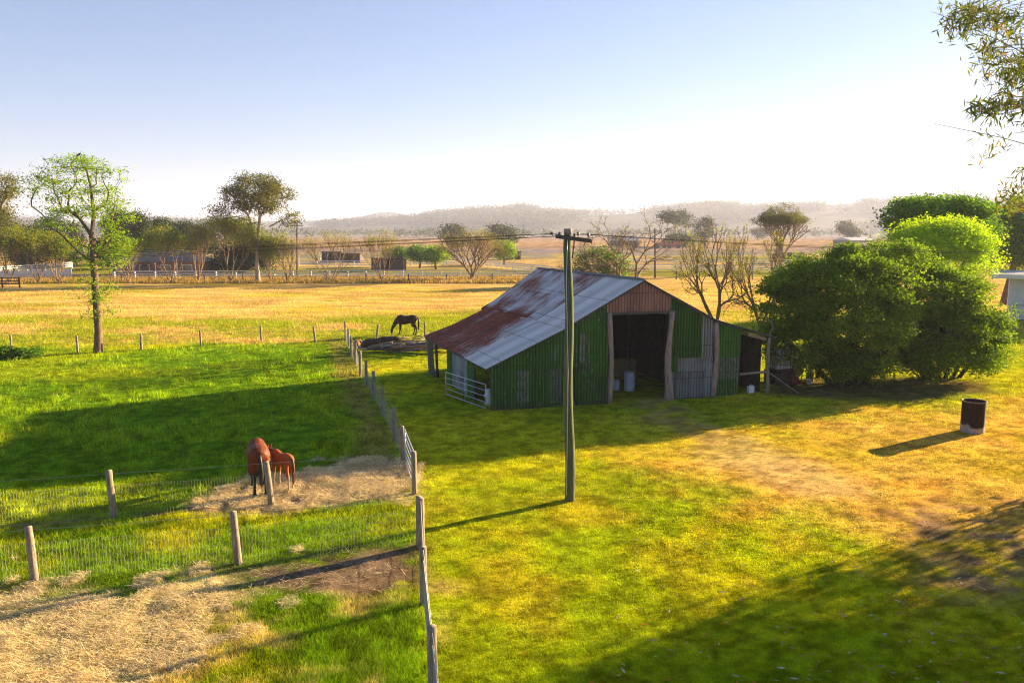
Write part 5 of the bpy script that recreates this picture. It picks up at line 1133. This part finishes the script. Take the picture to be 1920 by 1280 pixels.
mb_ = (at(494, 930)+V(-.32, .62, 0)); horse('bay mare with black legs and tail, feeding with rump towards us', mb_, (-.36, .93), .97, 1.0, 'graze', bay, M['hair'], girth=1.22, steps=(.05, .0, .08, -.05), tailswish=-.02, name='mare')
fb = at(541, 922)+V(-.28, .35, 0); horse('small chestnut foal with pale legs standing close beside the mare', fb, (-.72, .69), .70, 1.12, 'forward', chest, M['redhair'], girth=.85, steps=(.05, -.06, 0, .05), name='foal')
dh = P2(762, 628); horse('dark brown horse grazing beyond the timber heap', dh, (-1, .05), 1.0, 1.0, 'graze', dk, M['hair'], steps=(.12, -.1, .1, -.08), tailswish=.05)

# ------------------------------------------------------------------ hills, their woods, and the air
def ridge(px, Y, pts): 
    xs = [p[0] for p in pts]; ys = [p[1] for p in pts]; return np.interp(px, xs, ys)
def hill(name, Y0, Y1, prof, x0, x1, n=220, m=26, seed=0, amp=1.0):
    X = np.linspace(x0, x1, n); YY_ = np.linspace(Y0, Y1, m); vs = np.zeros((m, n, 3)); Yc = lerp(Y0, Y1, .62)
    for j, yv in enumerate(YY_):
        px = 960+FOC*X/(Yc*math.cos(PITCH)); hgt = CH+(432-ridge(px, 0, prof))/FOC*Yc*1.0; f = (yv-Y0)/(Y1-Y0); sh = math.sin(min(f/.62, 1)*math.pi/2)**1.4 if f < .62 else math.cos((f-.62)/.38*math.pi/2)
        nz = (fbm(X+seed*100, np.full(n, yv), 4, 340)-.5)*hgt*.5*amp*math.sin(f*math.pi); vs[j, :, 0] = X; vs[j, :, 1] = yv+(fbm(X+seed, X*0, 3, 600)-.5)*240*(1-f); hgt = np.maximum(hgt-9, 4); vs[j, :, 2] = hgt*sh+nz*sh-1.0*(1-sh)
    idx_ = np.arange(n*m).reshape(m, n); q_ = np.stack([idx_[:-1, :-1], idx_[:-1, 1:], idx_[1:, 1:], idx_[1:, :-1]], -1).reshape(-1, 4)
    o = mkobj(name, vs.reshape(-1, 3), None, M['hill'], quads=q_, smooth=True); tag(o, kind='structure'); return vs
t = NT('wooded_hillside'); n_ = t.noise(t.pos(), .02, 5, .65); M['hill'] = t.bsdf(t.ramp(n_, [(.35, (.05, .06, .026)), (.55, (.07, .075, .034)), (.72, (.13, .12, .07))]), .95, spec=.1)
h1 = hill('hills', 1500, 3000, [(-2500, 400), (0, 412), (560, 420), (700, 414), (800, 405), (900, 397), (1000, 391), (1180, 394), (1340, 384), (1500, 383), (1560, 376), (1750, 378), (1900, 382), (2300, 372), (4000, 380)], -2600, 3300, seed=1)
h2 = hill('far_hills', 3100, 4100, [(-3000, 415), (0, 420), (560, 412), (640, 408), (690, 401), (712, 395), (735, 394), (765, 402), (800, 405), (1400, 410), (3000, 410)], -3600, 3900, seed=2, amp=.25)
def woods(vs, n, size, per, seed, name, label, x0, x1):
    rg = np.random.default_rng(seed); m, k, _ = vs.shape; i = rg.integers(0, int(m*.72), n*3); j = rg.integers(0, k, n*3); p = vs[i, j]+rg.normal(0, 1, (n*3, 3))*V(14, 12, 0); d = fbm(p[:, 0], p[:, 1], 3, 260); kp = (d > .47) & (p[:, 0] > x0*p[:, 1]) & (p[:, 0] < x1*p[:, 1]); p = p[kp][:n]; p[:, 2] += size*.55; c = tag(leafmesh(name, p, size*.30, M['leaf_far'], None, seed, (size*.42, size*.42, size*.36), per), label, 'woodland', kind='stuff')
woods(h1, 8500, 16, 34, 71, 'hillside_woods', 'hazy eucalypt woods covering the hills', -.7, .8)
rg = np.random.default_rng(8); n = 1500; pp = np.stack([rg.uniform(-1200, 1500, n), rg.uniform(700, 1900, n), np.full(n, 5.0)], 1); pp = pp[fbm(pp[:, 0], pp[:, 1], 3, 90) > .52]
tag(leafmesh('plain_woods', pp, 4.5, M['leaf_far'], None, 72, (4, 4, 2.6), 26), 'hazy scrub belts on the plain below the hills', 'woodland', kind='stuff')
hz = MB(); hz.box(V(0, 3200, 118), V(8600, 0, 0), V(0, 3600, 0), V(0, 0, 122)); hm = bpy.data.materials.new('haze_air'); hm.use_nodes = True; nt = hm.node_tree; nt.nodes.clear(); ho = nt.nodes.new('ShaderNodeOutputMaterial'); pv = nt.nodes.new('ShaderNodeVolumePrincipled')
pv.inputs['Color'].default_value = (.60, .66, .95, 1); pv.inputs['Density'].default_value = HAZE; pv.inputs['Anisotropy'].default_value = .2; nt.links.new(pv.outputs[0], ho.inputs['Volume'])
o = hz.build('haze', hm); tag(o, kind='stuff')
